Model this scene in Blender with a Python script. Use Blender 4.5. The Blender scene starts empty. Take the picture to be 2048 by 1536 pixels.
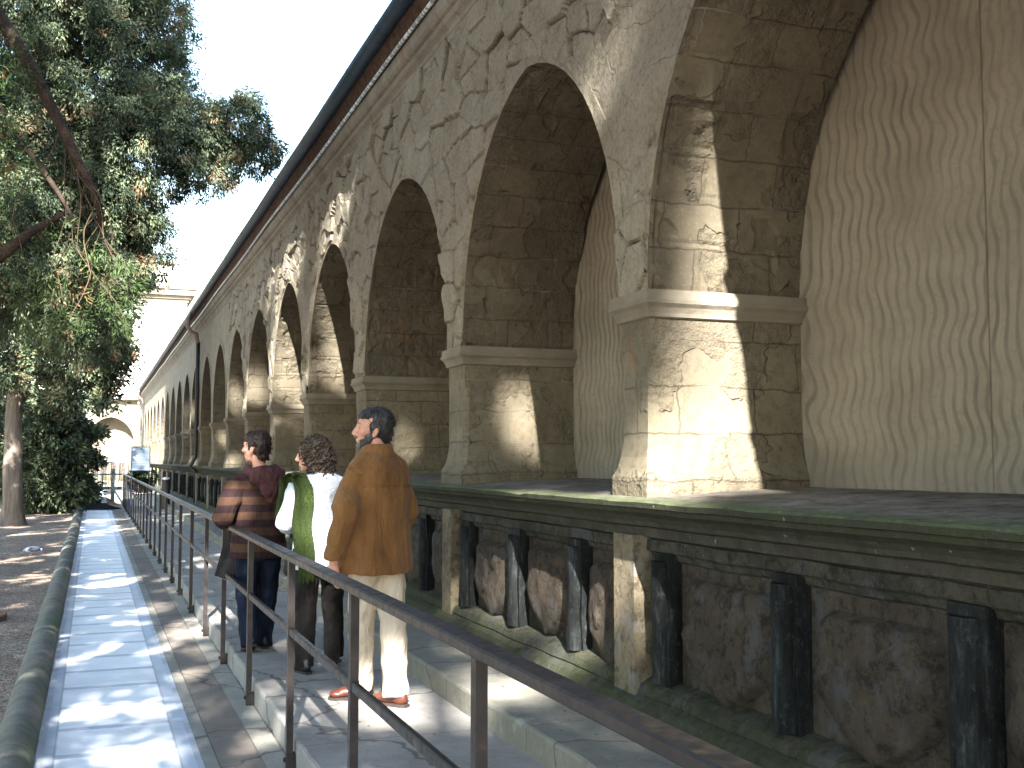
import bpy, bmesh, math, random
import numpy as np
from mathutils import Vector, Matrix, Quaternion, noise as mnoise
R = math.radians
SC = bpy.context.scene
COL = SC.collection
rng = np.random.default_rng(7)
random.seed(7)

# ------------------------------------------------------------ camera, sky, sun, exposure
YAW, PITCH = R(20.808), R(3.9)
cam_d = bpy.data.cameras.new('camera')
cam = bpy.data.objects.new('camera', cam_d)
COL.objects.link(cam)
cam.location = (0, 0, 1.55)
cam.rotation_euler = (R(90) + PITCH, 0, -YAW)
cam_d.sensor_width = 36
cam_d.lens = 2200 / 2048 * 36
cam_d.clip_start = 0.05
cam_d.clip_end = 2000
SC.camera = cam

SUN = Vector((-.255, -1, .75))                    # towards the sun
SUN_EL = math.atan2(.75, math.hypot(.255, 1))
world = bpy.data.worlds.new('World')
SC.world = world
world.use_nodes = True
wn = world.node_tree
sky = wn.nodes.new('ShaderNodeTexSky')
sky.sky_type = 'NISHITA'
sky.sun_disc = False
sky.sun_elevation = SUN_EL
sky.sun_rotation = math.atan2(SUN.x, SUN.y)
sky.altitude = 50
sky.air_density = 1.5
sky.dust_density = 0.5
sky.ozone_density = 1.5
wn.links.new(sky.outputs[0], wn.nodes['Background'].inputs[0])
wn.nodes['Background'].inputs[1].default_value = 0.088

sun_d = bpy.data.lights.new('sun', 'SUN')
sun_d.energy = 5.0
sun_d.angle = R(0.7)
sun_d.color = (1, .965, .905)
sun = bpy.data.objects.new('sun', sun_d)
COL.objects.link(sun)
sun.rotation_euler = (-SUN).to_track_quat('-Z', 'Y').to_euler()
sun.location = (-6, -20, 20)

SC.view_settings.view_transform = 'Standard'
SC.view_settings.look = 'None'
SC.view_settings.gamma = 1
SC.view_settings.exposure = 2.92
SC.render.engine = 'CYCLES'
SC.cycles.max_bounces = 7
SC.cycles.diffuse_bounces = 4
SC.cycles.transparent_max_bounces = 4

# ------------------------------------------------------------ node helper
class NT:
    def __init__(s, name, rough=.9, spec=.2):
        s.m = bpy.data.materials.new(name)
        s.m.use_nodes = True
        s.t = s.m.node_tree
        s.b = s.t.nodes['Principled BSDF']
        s.b.inputs['Roughness'].default_value = rough
        s.b.inputs['Specular IOR Level'].default_value = spec
        s._p = None
    def n(s, k, **kw):
        nd = s.t.nodes.new(k)
        for a, b in kw.items(): setattr(nd, a, b)
        return nd
    def put(s, sock, v):
        if v is None: return
        if hasattr(v, 'links') or isinstance(v, bpy.types.NodeSocket): s.t.links.new(v, sock)
        else:
            if isinstance(v, (tuple, list)) and len(v) == 3 and sock.type == 'RGBA': v = (*v, 1)
            sock.default_value = v
    def pos(s):
        if s._p is None: s._p = s.n('ShaderNodeNewGeometry')
        return s._p.outputs['Position']
    def normal(s):
        s.pos(); return s._p.outputs['Normal']
    def obj(s): return s.n('ShaderNodeTexCoord').outputs['Object']
    def uv(s): return s.n('ShaderNodeTexCoord').outputs['UV']
    def sep(s, v):
        nd = s.n('ShaderNodeSeparateXYZ'); s.put(nd.inputs[0], v); return nd.outputs
    def comb(s, x, y, z):
        nd = s.n('ShaderNodeCombineXYZ')
        for i, v in enumerate((x, y, z)): s.put(nd.inputs[i], v)
        return nd.outputs[0]
    def math(s, op, a, b=None, c=None, clamp=False):
        nd = s.n('ShaderNodeMath', operation=op, use_clamp=clamp)
        for i, v in enumerate((a, b, c)):
            if v is not None: s.put(nd.inputs[i], v)
        return nd.outputs[0]
    def vmath(s, op, a, b):
        nd = s.n('ShaderNodeVectorMath', operation=op)
        s.put(nd.inputs[0], a); s.put(nd.inputs[1], b); return nd.outputs[0]
    def scale(s, v, k): return s.vmath('MULTIPLY', v, tuple(k) if isinstance(k, (tuple, list)) else (k, k, k))
    def noise(s, v, sc, det=4, ro=.55, dist=0, col=False):
        nd = s.n('ShaderNodeTexNoise')
        s.put(nd.inputs['Vector'], v)
        nd.inputs['Scale'].default_value = sc; nd.inputs['Detail'].default_value = det
        nd.inputs['Roughness'].default_value = ro; nd.inputs['Distortion'].default_value = dist
        return nd.outputs[1 if col else 0]
    def vor(s, v, sc, feat='F1', out=0, rnd=1):
        nd = s.n('ShaderNodeTexVoronoi', feature=feat)
        s.put(nd.inputs['Vector'], v); nd.inputs['Scale'].default_value = sc
        nd.inputs['Randomness'].default_value = rnd
        return nd.outputs[out]
    def ramp(s, f, st, interp='LINEAR'):
        nd = s.n('ShaderNodeValToRGB'); nd.color_ramp.interpolation = interp
        e = nd.color_ramp.elements
        while len(e) < len(st): e.new(.5)
        for el, (p, c) in zip(e, st):
            el.position = p
            el.color = (c, c, c, 1) if isinstance(c, (int, float)) else (*c, 1)
        s.put(nd.inputs[0], f); return nd.outputs[0]
    def mix(s, f, a, b, bt='MIX'):
        nd = s.n('ShaderNodeMix', data_type='RGBA', blend_type=bt)
        s.put(nd.inputs[0], f); s.put(nd.inputs[6], a); s.put(nd.inputs[7], b)
        return nd.outputs[2]
    def bump(s, h, st=.5, d=.02, prev=None):
        nd = s.n('ShaderNodeBump'); nd.inputs['Strength'].default_value = st
        nd.inputs['Distance'].default_value = d
        s.put(nd.inputs['Height'], h)
        if prev is not None: s.put(nd.inputs['Normal'], prev)
        return nd.outputs[0]
    def attr(s, name):
        nd = s.n('ShaderNodeAttribute', attribute_name=name); return nd.outputs['Fac']
    def out(s, col, nrm=None, rough=None):
        s.put(s.b.inputs['Base Color'], col)
        if nrm is not None: s.put(s.b.inputs['Normal'], nrm)
        if rough is not None: s.put(s.b.inputs['Roughness'], rough)
        return s.m

def lerp3(a, b, t): return tuple(x + (y - x) * t for x, y in zip(a, b))
M = {}
# rough patched wall stone
def mk_wallstone():
    a = NT('wall_stone', .92, .15)
    p = a.pos()
    w = a.noise(p, 2.4, 3, .55, 0, True)
    pw = a.vmath('ADD', a.scale(p, (1, .62, .95)), a.scale(w, .16))
    def facets(sc, seed):
        q = a.vmath('ADD', pw, (seed, seed, seed))
        nd = a.n('ShaderNodeTexVoronoi', feature='F1'); a.put(nd.inputs['Vector'], q); nd.inputs['Scale'].default_value = sc
        loc = a.vmath('SUBTRACT', q, nd.outputs['Position'])
        rd = a.vmath('SUBTRACT', nd.outputs['Color'], (.5, .5, .5))
        dn = a.n('ShaderNodeVectorMath', operation='DOT_PRODUCT'); a.put(dn.inputs[0], loc); a.put(dn.inputs[1], rd)
        e = a.vor(q, sc, 'DISTANCE_TO_EDGE')
        return dn.outputs['Value'], a.sep(nd.outputs['Color']), e
    f1, c1, e1 = facets(3.4, 0.0)
    f2, c2, e2 = facets(8.0, 3.3)
    patch = a.ramp(a.noise(p, 1.5, 3, .6), [(.37, 0), (.45, 1)])
    crk = a.ramp(e1, [(0, 1), (.009, .6), (.02, 0)])
    crk = a.math('MULTIPLY', a.math('MULTIPLY', crk, patch), a.ramp(a.noise(p, 3.1, 3), [(.38, .1), (.52, 1)]))
    n1 = a.noise(p, 2.2, 6, .62)
    base = a.ramp(n1, [(.28, (.225, .192, .135)), (.48, (.32, .28, .205)), (.65, (.375, .335, .25)), (.8, (.43, .39, .31))])
    base = a.mix(a.math('MULTIPLY', c1[0], .30), base, (.27, .24, .195))
    base = a.mix(a.math('MULTIPLY', a.math('MULTIPLY', c2[1], patch), .28), base, (.37, .34, .28))
    base = a.mix(a.ramp(a.noise(p, 34, 6, .75), [(.38, .5), (.52, 0)]), base, (.12, .10, .07))
    lime = a.ramp(a.noise(a.scale(p, (1, 1, .35)), 3.3, 5, .7), [(.62, 0), (.74, .45)])
    base = a.mix(lime, base, (.44, .43, .40))
    sl = a.attr('level')
    base = a.mix(a.ramp(sl, [(.3, 0), (1, .30)]), base, (.36, .33, .27))
    base = a.mix(a.math('MULTIPLY', a.attr('crevice'), .88), base, (.035, .028, .02))  # joint dirt, with occlusion-like crevice shade put into the colour
    base = a.mix(a.math('MULTIPLY', crk, .18), base, (.06, .05, .04))
    h = a.math('ADD', a.math('MULTIPLY', f1, 3.2), a.math('MULTIPLY', c1[1], .55))
    h = a.math('ADD', h, a.math('MULTIPLY', a.math('ADD', f2, a.math('MULTIPLY', c2[0], .12)), 2.6))
    h = a.math('MULTIPLY', h, patch)
    h = a.math('SUBTRACT', h, a.math('MULTIPLY', crk, .2))
    h = a.math('ADD', h, a.math('MULTIPLY', a.noise(p, 12, 7, .72), 1.1))
    nb = a.bump(h, .9, .05)
    nb = a.bump(a.noise(p, 80, 4, .7), .4, .008, nb)
    return a.out(base, nb)
M['wall'] = mk_wallstone()

def mk_smooth():
    a = NT('dressed_stone')
    p = a.pos()
    n1 = a.noise(p, 1.9, 5, .6)
    base = a.ramp(n1, [(.3, (.14, .12, .09)), (.5, (.20, .175, .135)), (.7, (.25, .22, .175))])
    base = a.mix(a.ramp(a.noise(a.scale(p, (1, 1, .3)), 6, 5, .7), [(.55, 0), (.75, .45)]), base, (.15, .12, .085))
    z = a.sep(p)[2]
    moss = a.math('MULTIPLY', a.ramp(a.math('MULTIPLY', z, .3), [(.40, 1), (.46, 0)]), a.ramp(a.noise(p, 7, 5), [(.4, 0), (.6, .9)]))
    base = a.mix(moss, base, (.13, .15, .045))
    nb = a.bump(a.noise(p, 26, 6, .7), .5, .008)
    nb = a.bump(a.noise(p, 5, 5, .6), .5, .03, nb)
    return a.out(base, nb)
M['smooth'] = mk_smooth()

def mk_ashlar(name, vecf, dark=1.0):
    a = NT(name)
    p = a.pos()
    v = vecf(a)
    v2 = a.vmath('ADD', v, a.scale(a.noise(p, 3.5, 4, .65, 0, True), (.12, .07, 0)))
    def brick(vv, ms, sm=0.2):
        b = a.n('ShaderNodeTexBrick'); a.put(b.inputs['Vector'], vv)
        b.inputs['Scale'].default_value = 1; b.inputs['Brick Width'].default_value = .47
        b.inputs['Row Height'].default_value = .245; b.inputs['Mortar Size'].default_value = ms
        b.inputs['Mortar Smooth'].default_value = sm
        b.inputs['Color1'].default_value = (0, 0, 0, 1); b.inputs['Color2'].default_value = (1, 1, 1, 1)
        b.inputs['Mortar'].default_value = (.5, .5, .5, 1)
        b.offset = .43; return b
    b = brick(v2, .0045)
    cell = a.sep(b.outputs['Color'])[0]
    n1 = a.noise(p, 1.6, 6, .65)
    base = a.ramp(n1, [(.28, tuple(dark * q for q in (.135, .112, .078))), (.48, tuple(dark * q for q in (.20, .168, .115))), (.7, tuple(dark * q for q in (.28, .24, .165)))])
    base = a.mix(a.math('MULTIPLY', cell, .35), base, (.11, .095, .075))
    base = a.mix(a.ramp(a.noise(p, 15, 9, .8), [(.38, .5), (.52, 0)]), base, (.07, .06, .045))
    base = a.mix(a.ramp(a.noise(p, 70, 5, .8), [(.58, 0), (.70, .5)]), base, (.34, .29, .21))
    base = a.mix(a.ramp(a.noise(p, 2.6, 5, .65), [(.60, 0), (.70, .5)]), base, (.20, .125, .065))
    lm = a.math('MULTIPLY', b.outputs['Fac'], a.ramp(a.noise(p, 1.7, 3), [(.48, .0), (.62, .55)]))
    base = a.mix(lm, base, (.36, .33, .27))
    base = a.mix(a.math('MULTIPLY', a.math('SUBTRACT', b.outputs['Fac'], lm, None, True), .55), base, (.05, .04, .03))
    erode = a.ramp(a.math('ABSOLUTE', a.math('SUBTRACT', a.noise(a.vmath('ADD', v, (3.1, 1.7, 0)), 1.9, 4), .5)), [(.0, .18), (.006, 0)])
    base = a.mix(erode, base, (.05, .04, .03))
    rough_patch = a.ramp(a.noise(a.vmath('ADD', v, (3.1, 1.7, 0)), 1.9, 4), [(.495, 0), (.505, 1)])
    h = a.math('MULTIPLY', a.noise(p, 11, 6, .65), .9)
    h = a.math('MULTIPLY', h, rough_patch)
    h = a.math('SUBTRACT', h, a.math('MULTIPLY', rough_patch, .35))
    h = a.math('ADD', h, a.math('MULTIPLY', cell, .35))
    h = a.math('SUBTRACT', h, a.math('MULTIPLY', b.outputs['Fac'], .6))
    nb = a.bump(h, 1.0, .06)
    nb = a.bump(a.noise(p, 60, 4, .7), .35, .006, nb)
    return a.out(base, nb)
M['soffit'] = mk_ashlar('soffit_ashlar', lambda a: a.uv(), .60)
def pv(a):
    o = a.sep(a.pos()); return a.comb(a.math('ADD', o[0], o[1]), o[2], 0.0)
M['pier'] = mk_ashlar('pier_ashlar', pv, .86)

def mk_wavy():
    a = NT('wavy_stucco', .95)
    p = a.pos(); o = a.sep(p)
    hz = a.math('ADD', o[0], o[1])
    ph = a.noise(a.comb(a.math('MULTIPLY', hz, 2.2), a.math('MULTIPLY', o[2], .5), 0.0), 1.0, 1)
    amp = a.ramp(a.noise(a.comb(a.math('MULTIPLY', hz, 1.1), a.math('MULTIPLY', o[2], .6), 4.0), 1.0, 1), [(.3, .25), (.6, 1)])
    wig = a.math('SINE', a.math('ADD', a.math('MULTIPLY', o[2], 21.0), a.math('MULTIPLY', ph, 10.0)))
    wig2 = a.math('SINE', a.math('ADD', a.math('MULTIPLY', o[2], 9.3), a.math('MULTIPLY', hz, 3.1)))
    off = a.math('ADD', a.math('MULTIPLY', a.math('MULTIPLY', wig, amp), .021), a.math('MULTIPLY', wig2, .012))
    drift = a.math('MULTIPLY', a.noise(a.comb(hz, o[2], 2.0), 1.6, 2), .11)
    co = a.math('MULTIPLY', a.math('ADD', a.math('ADD', hz, off), drift), 95.0)
    st = a.math('SINE', co)
    groove = a.ramp(a.math('MULTIPLY_ADD', st, .5, .5), [(.0, 1), (.22, .55), (.42, 0)])
    fade = a.math('MULTIPLY', a.ramp(a.noise(p, 1.5, 3), [(.3, .3), (.6, 1)]), a.ramp(a.noise(p, 6, 4, .7), [(.3, .45), (.6, 1)]))
    groove = a.math('MULTIPLY', groove, fade)
    base = a.ramp(a.noise(p, 1.7, 5, .6), [(.3, (.195, .165, .12)), (.5, (.255, .218, .16)), (.7, (.305, .265, .20))])
    base = a.mix(a.math('MULTIPLY', groove, .75), base, (.11, .095, .072))
    base = a.mix(a.ramp(a.noise(a.scale(p, (1, 1, .4)), 1.3, 5, .7), [(.5, 0), (.7, .35)]), base, (.19, .165, .135))
    base = a.mix(a.ramp(a.noise(p, 24, 6, .75), [(.36, .35), (.5, 0)]), base, (.14, .12, .09))
    base = a.mix(a.ramp(a.math('ABSOLUTE', a.math('SUBTRACT', hz, 7.52)), [(.003, .7), (.006, 0)]), base, (.06, .05, .04))
    # dusty foot, dark splashes near the ledge
    zz = a.ramp(a.math('ADD', a.math('MULTIPLY', o[2], .33), a.math('MULTIPLY', a.noise(p, 4, 4), .05)), [(.47, .55), (.56, 0)])
    base = a.mix(zz, base, (.20, .17, .15))
    nb = a.bump(a.math('MULTIPLY', groove, -1), .5, .012)
    nb = a.bump(a.noise(p, 40, 5, .7), .4, .006, nb)
    return a.out(base, nb)
M['wavy'] = mk_wavy()

def mk_base(name, cols, moss=1.0, rough_h=1.0):
    a = NT(name)
    p = a.pos(); o = a.sep(p)
    n1 = a.noise(p, 2.6, 7, .68)
    base = a.ramp(n1, [(.3, cols[0]), (.5, cols[1]), (.7, cols[2])])
    base = a.mix(a.ramp(a.noise(p, 14, 6, .75), [(.40, .7), (.52, 0)]), base, tuple(q * .4 for q in cols[0]))
    base = a.mix(a.ramp(a.noise(p, 48, 5, .8), [(.56, 0), (.68, .45)]), base, tuple(min(.4, q * 1.5) for q in cols[2]))
    base = a.mix(a.ramp(a.noise(a.scale(p, (1, 1, .6)), 2.6, 8, .78), [(.53, 0), (.60, .62)]), base, tuple(min(.25, q * 1.9) for q in (cols[1][2] * 1.25, cols[1][2] * 1.25, cols[1][2] * 1.35)))
    mz = a.ramp(a.math('ADD', a.math('MULTIPLY', o[2], .6), a.math('MULTIPLY', a.noise(p, 3, 5, .7), .55)), [(.38, moss), (.60, 0)])
    base = a.mix(a.math('MULTIPLY', mz, .8), base, (.058, .075, .026))
    nb = a.bump(a.noise(p, 7, 8, .78), 1.0, .11 * rough_h)
    nb = a.bump(a.noise(p, 45, 5, .7), .5, .01, nb)
    return a.out(base, nb)
M['panel'] = mk_base('brown_sandstone', ((.062, .048, .036), (.105, .082, .060), (.155, .125, .095)))
M['pilaster'] = mk_base('pilaster_stone', ((.15, .12, .08), (.22, .18, .12), (.27, .225, .155)), .8, .4)
M['sill'] = mk_base('mossy_sill_stone', ((.05, .048, .035), (.085, .08, .06), (.13, .12, .09)), 1.0)

def mk_dark():
    a = NT('green_black_marble', .75, .12)
    p = a.pos()
    base = a.ramp(a.noise(a.scale(p, (1.3, 1.3, .28)), 6, 7, .78), [(.42, (.004, .0045, .0045)), (.56, (.013, .015, .015)), (.70, (.055, .064, .066)), (.86, (.17, .19, .19))])
    base = a.mix(a.ramp(a.noise(p, 60, 3, .8), [(.60, 0), (.8, .25)]), base, (.16, .17, .165))
    v = a.vor(a.vmath('ADD', a.scale(p, (1, 1, .4)), a.scale(a.noise(p, 3, 3, .6, 0, True), .4)), 3, 'DISTANCE_TO_EDGE')
    base = a.mix(a.ramp(a.noise(a.scale(p, (1, 1, .6)), 27, 6, .8), [(.54, 0), (.72, .35)]), base, (.10, .11, .11))
    return a.out(base, a.bump(a.noise(p, 18, 6, .75), .6, .012))
M['dark'] = mk_dark()

def mk_ledge():
    a = NT('ledge_stone')
    p = a.pos(); o = a.sep(p)
    base = a.ramp(a.noise(p, 2.4, 7, .68), [(.3, (.10, .085, .07)), (.5, (.19, .165, .14)), (.7, (.28, .25, .22))])
    ed = a.ramp(a.math('ADD', a.math('MULTIPLY', o[0], .33), a.math('MULTIPLY', a.noise(p, 2.5, 5), .12)), [(.895, .85), (.975, 0)])
    base = a.mix(ed, base, (.075, .10, .035))
    base = a.mix(a.ramp(a.noise(p, 9, 6, .75), [(.40, .7), (.53, 0)]), base, (.055, .05, .04))
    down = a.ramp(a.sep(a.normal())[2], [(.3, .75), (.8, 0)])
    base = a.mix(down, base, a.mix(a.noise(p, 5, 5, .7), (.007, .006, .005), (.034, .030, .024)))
    base = a.mix(a.ramp(a.noise(p, 30, 3), [(.68, 0), (.74, .6)]), base, (.4, .4, .38))
    nb = a.bump(a.noise(p, 6, 7, .75), .8, .04)
    return a.out(base, a.bump(a.noise(p, 50, 4, .7), .4, .008, nb))
M['ledge'] = mk_ledge()

def mk_cornice():
    a = NT('cornice_stone')
    p = a.pos()
    base = a.ramp(a.noise(p, 2.1, 6, .65), [(.3, (.165, .148, .118)), (.5, (.23, .21, .17)), (.7, (.29, .265, .215))])
    base = a.mix(a.ramp(a.noise(a.scale(p, (1, 2.5, 1)), 1.7, 4, .6), [(.56, 0), (.68, .6)]), base, (.20, .11, .06))
    base = a.mix(a.ramp(a.noise(p, 7, 6, .7), [(.36, .35), (.5, 0)]), base, (.12, .10, .07))
    jo = a.math('FRACT', a.math('MULTIPLY', a.math('ADD', a.sep(p)[1], a.sep(p)[0]), .92))
    base = a.mix(a.ramp(jo, [(.0, .7), (.012, 0)]), base, (.05, .04, .03))
    return a.out(base, a.bump(a.noise(p, 16, 6, .7), .6, .018))
M['cornice'] = mk_cornice()

def simple(name, col, rough=.8, spec=.3, metal=0, var=.25, sc=8, bump=.2, bd=.005, coord='pos', st=None):
    a = NT(name, rough, spec)
    a.b.inputs['Metallic'].default_value = metal
    p = a.pos() if coord == 'pos' else a.obj()
    if st: p = a.scale(p, st)
    c = a.ramp(a.noise(p, sc, 5, .65), [(.3, tuple(q * (1 - var) for q in col)), (.7, tuple(min(1, q * (1 + var)) for q in col))])
    return a.out(c, a.bump(a.noise(p, sc * 4, 5, .7), bump, bd) if bump else None)
M['tile'] = simple('terracotta_tile', (.085, .058, .045), .9, .1, var=.5, sc=14, bump=.8, bd=.02)
M['gutter'] = simple('blue_grey_gutter_metal', (.025, .05, .08), .5, .5, .3, var=.35, sc=5)
M['pipe'] = simple('dark_pipe_metal', (.035, .035, .035), .5, .5, .3)
M['pinkpipe'] = simple('pinkish_pipe', (.28, .20, .18), .6)
def mk_cable():
    a = NT('twisted_cable', .4, .5)
    o = a.sep(a.pos())
    s = a.math('SINE', a.math('ADD', a.math('MULTIPLY', o[1], 60.0), a.math('MULTIPLY', a.noise(a.pos(), 3, 3), 30.0)))
    return a.out(a.ramp(s, [(.3, (.28, .30, .30)), (.6, (.75, .80, .80))]))
M['cable'] = mk_cable()
def mk_rail():
    a = NT('painted_iron', .42, .5)
    p = a.pos()
    c = a.ramp(a.noise(p, 6, 6, .7), [(.35, (.020, .017, .018)), (.6, (.040, .032, .032)), (.72, (.10, .055, .035))])
    a.b.inputs['Metallic'].default_value = .35
    return a.out(c, a.bump(a.noise(p, 90, 4), .12, .002), a.ramp(a.noise(p, 20, 4), [(.3, .32), (.7, .6)]))
M['rail'] = mk_rail()
M['ramp'] = simple('dark_ramp_steel', (.014, .016, .022), .5, .4, .2)

def mk_path():
    a = NT('marble_path', .55, .35)
    p = a.pos(); o = a.sep(p)
    inside = a.math('MULTIPLY', a.math('GREATER_THAN', o[0], -.161), a.math('LESS_THAN', o[0], .482))
    fr = a.math('FRACT', a.math('ADD', a.math('DIVIDE', a.math('SUBTRACT', o[1], 6.64), .646), a.math('MULTIPLY', a.noise(a.scale(p, (0, 1, 0)), .8, 1), .18)))
    band = a.math('MULTIPLY', a.ramp(fr, [(0, 1), (.12, 1), (.135, 0)]), inside)
    line = a.math('MULTIPLY', a.ramp(fr, [(0, 1), (.014, 0)]), 1.0)
    edge = a.ramp(a.math('MINIMUM', a.math('ABSOLUTE', a.math('ADD', o[0], .161)), a.math('ABSOLUTE', a.math('SUBTRACT', o[0], .482))), [(.003, 1), (.009, 0)])
    white = a.ramp(a.noise(p, 3.5, 6, .65), [(.3, (.68, .68, .68)), (.6, (.82, .82, .81))])
    bord = a.ramp(a.noise(p, 2.5, 6, .65), [(.3, (.36, .39, .45)), (.65, (.48, .52, .58))])
    col = a.mix(inside, bord, white)
    col = a.mix(a.math('MULTIPLY', band, .85), col, (.34, .38, .45))
    col = a.mix(a.math('MULTIPLY', a.math('MAXIMUM', edge, line), .6), col, (.16, .17, .19))
    col = a.mix(a.ramp(a.noise(p, 35, 5, .75), [(.60, 0), (.70, .4)]), col, (.22, .22, .22))
    col = a.mix(a.ramp(a.noise(p, 1.1, 6, .7), [(.50, 0), (.72, .35)]), col, (.40, .39, .36))
    eg = a.math('MAXIMUM', a.math('LESS_THAN', o[0], -.215), a.math('GREATER_THAN', o[0], .56))
    col = a.mix(a.math('MULTIPLY', a.ramp(a.noise(p, 5, 6, .75), [(.4, 0), (.6, .6)]), eg), col, (.20, .18, .15))
    return a.out(col, a.bump(a.math('ADD', band, a.math('MULTIPLY', a.noise(p, 18, 5), .3)), .25, -.006))
M['path'] = mk_path()
def mk_paving(name, c0, c1, jy, green=.0):
    a = NT(name, .85, .25)
    p = a.pos(); o = a.sep(p)
    col = a.ramp(a.noise(p, 2.3, 7, .66), [(.3, c0), (.68, c1)])
    fr = a.math('FRACT', a.math('ADD', a.math('DIVIDE', o[1], jy), a.math('MULTIPLY', a.noise(p, .5, 2), .12)))
    ln = a.ramp(fr, [(0, 1), (.012 / jy, 0)])
    ln2 = a.ramp(a.vor(a.vmath('ADD', p, a.scale(a.noise(p, 2, 3, .6, 0, True), .5)), .55, 'DISTANCE_TO_EDGE'), [(.004, .8), (.009, 0)])
    col = a.mix(a.math('MULTIPLY', a.math('MAXIMUM', ln, ln2), .75), col, (.05, .045, .04))
    col = a.mix(a.ramp(a.noise(p, 26, 6, .75), [(.56, 0), (.68, .45)]), col, tuple(q * .45 for q in c0))
    if green:
        g = a.ramp(a.math('ADD', a.math('MULTIPLY', o[0], .5), a.math('MULTIPLY', a.noise(p, 3.2, 6, .7), .45)), [(green, 0), (green + .2, .9)])
        col = a.mix(g, col, (.085, .125, .03))
        col = a.mix(a.ramp(a.noise(p, 6, 4), [(.62, 0), (.72, .5)]), col, (.35, .34, .32))
    nb = a.bump(a.math('SUBTRACT', a.noise(p, 8, 7, .72), a.math('MULTIPLY', ln2, .4)), .5, .02)
    return a.out(col, a.bump(a.noise(p, 70, 4, .7), .3, .004, nb))
M['slab'] = mk_paving('grey_flagstone', (.20, .185, .165), (.31, .29, .27), 1.15)
M['brownstrip'] = mk_paving('brown_paving_stone', (.15, .125, .105), (.235, .20, .17), 1.4)
M['lightstrip'] = mk_paving('pale_border_stone', (.20, .19, .16), (.31, .29, .25), 1.1)
M['step'] = mk_paving('mossy_step_stone', (.13, .125, .10), (.24, .225, .19), 1.3, 1.33)
def mk_soil():
    a = NT('gravelly_soil', .95, .1)
    p = a.pos()
    v = a.vor(p, 42, 'F1', 1); o = a.sep(v)
    col = a.ramp(a.noise(p, 1.6, 6, .65), [(.3, (.15, .115, .085)), (.55, (.25, .195, .15)), (.75, (.34, .29, .24))])
    col = a.mix(a.ramp(o[0], [(.62, 0), (.7, .75)]), col, (.34, .30, .26))
    col = a.mix(a.ramp(o[1], [(.7, 0), (.78, .7)]), col, (.17, .075, .04))
    col = a.mix(a.ramp(a.noise(p, 7, 5), [(.6, 0), (.7, .3)]), col, (.06, .075, .03))
    h = a.math('ADD', a.vor(p, 42), a.math('MULTIPLY', a.noise(p, 9, 5), 2.0))
    return a.out(col, a.bump(h, .9, .02))
M['soil'] = mk_soil()
def mk_kerb():
    a = NT('mossy_kerb_stone', .85, .25)
    p = a.pos(); o = a.sep(p)
    col = a.ramp(a.noise(p, 5, 6, .7), [(.3, (.09, .085, .065)), (.55, (.16, .15, .12)), (.75, (.25, .235, .20))])
    g = a.ramp(a.math('ADD', a.math('MULTIPLY', o[0], 1.2), a.noise(a.scale(p, (1, .3, 1)), 2, 5)), [(.10, 0), (.32, .55)])
    col = a.mix(g, col, (.075, .13, .05))
    ln = a.ramp(a.math('FRACT', a.math('MULTIPLY', o[1], .62)), [(0, .8), (.012, 0)])
    col = a.mix(ln, col, (.04, .035, .03))
    return a.out(col, a.bump(a.noise(p, 22, 6, .7), .6, .012))
M['kerb'] = mk_kerb()
M['towerwall'] = simple('pale_plaster', (.72, .69, .62), .9, .1, var=.08)
M['bark'] = simple('grey_cypress_bark', (.17, .14, .115), .95, .1, var=.45, sc=9, bump=1.0, bd=.05, st=(1, 1, .12))
M['darkbark'] = simple('dark_limb_bark', (.06, .042, .032), .95, .1, var=.4, sc=12, bump=.9, bd=.03)
M['twig'] = simple('pale_dry_twig', (.085, .06, .04), .9, .1, var=.3, sc=12)
def mk_leaf(name, stops, tr=.12):
    a = NT(name, .7, .2)
    col = a.ramp(a.attr('tint'), stops)
    a.b.inputs['Subsurface Weight'].default_value = 0
    m = a.out(col)
    tn = a.n('ShaderNodeBsdfTranslucent'); a.t.links.new(col, tn.inputs['Color'])
    mx = a.n('ShaderNodeMixShader'); mx.inputs[0].default_value = tr * 2
    outn = [n for n in a.t.nodes if n.type == 'OUTPUT_MATERIAL'][0]
    a.t.links.new(a.b.outputs[0], mx.inputs[1]); a.t.links.new(tn.outputs[0], mx.inputs[2])
    a.t.links.new(mx.outputs[0], outn.inputs['Surface'])
    return m
M['leaf'] = mk_leaf('cypress_leaf', [(0, (.018, .030, .018)), (.30, (.052, .074, .042)), (.55, (.125, .155, .095)), (.78, (.215, .26, .14)), (.86, (.20, .15, .09)), (1, (.28, .19, .11))])
M['sprig'] = mk_leaf('lit_cypress_sprig', [(0, (.05, .085, .03)), (.5, (.11, .165, .06)), (.78, (.15, .20, .08)), (.86, (.20, .13, .06)), (1, (.30, .17, .08))], .2)
M['bushleaf'] = mk_leaf('bush_leaf', [(0, (.02, .06, .015)), (1, (.07, .14, .03))], .15)
M['shadeleaf'] = mk_leaf('high_cypress_leaf', [(0, (.03, .045, .02)), (1, (.08, .10, .045))], .05)

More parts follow.
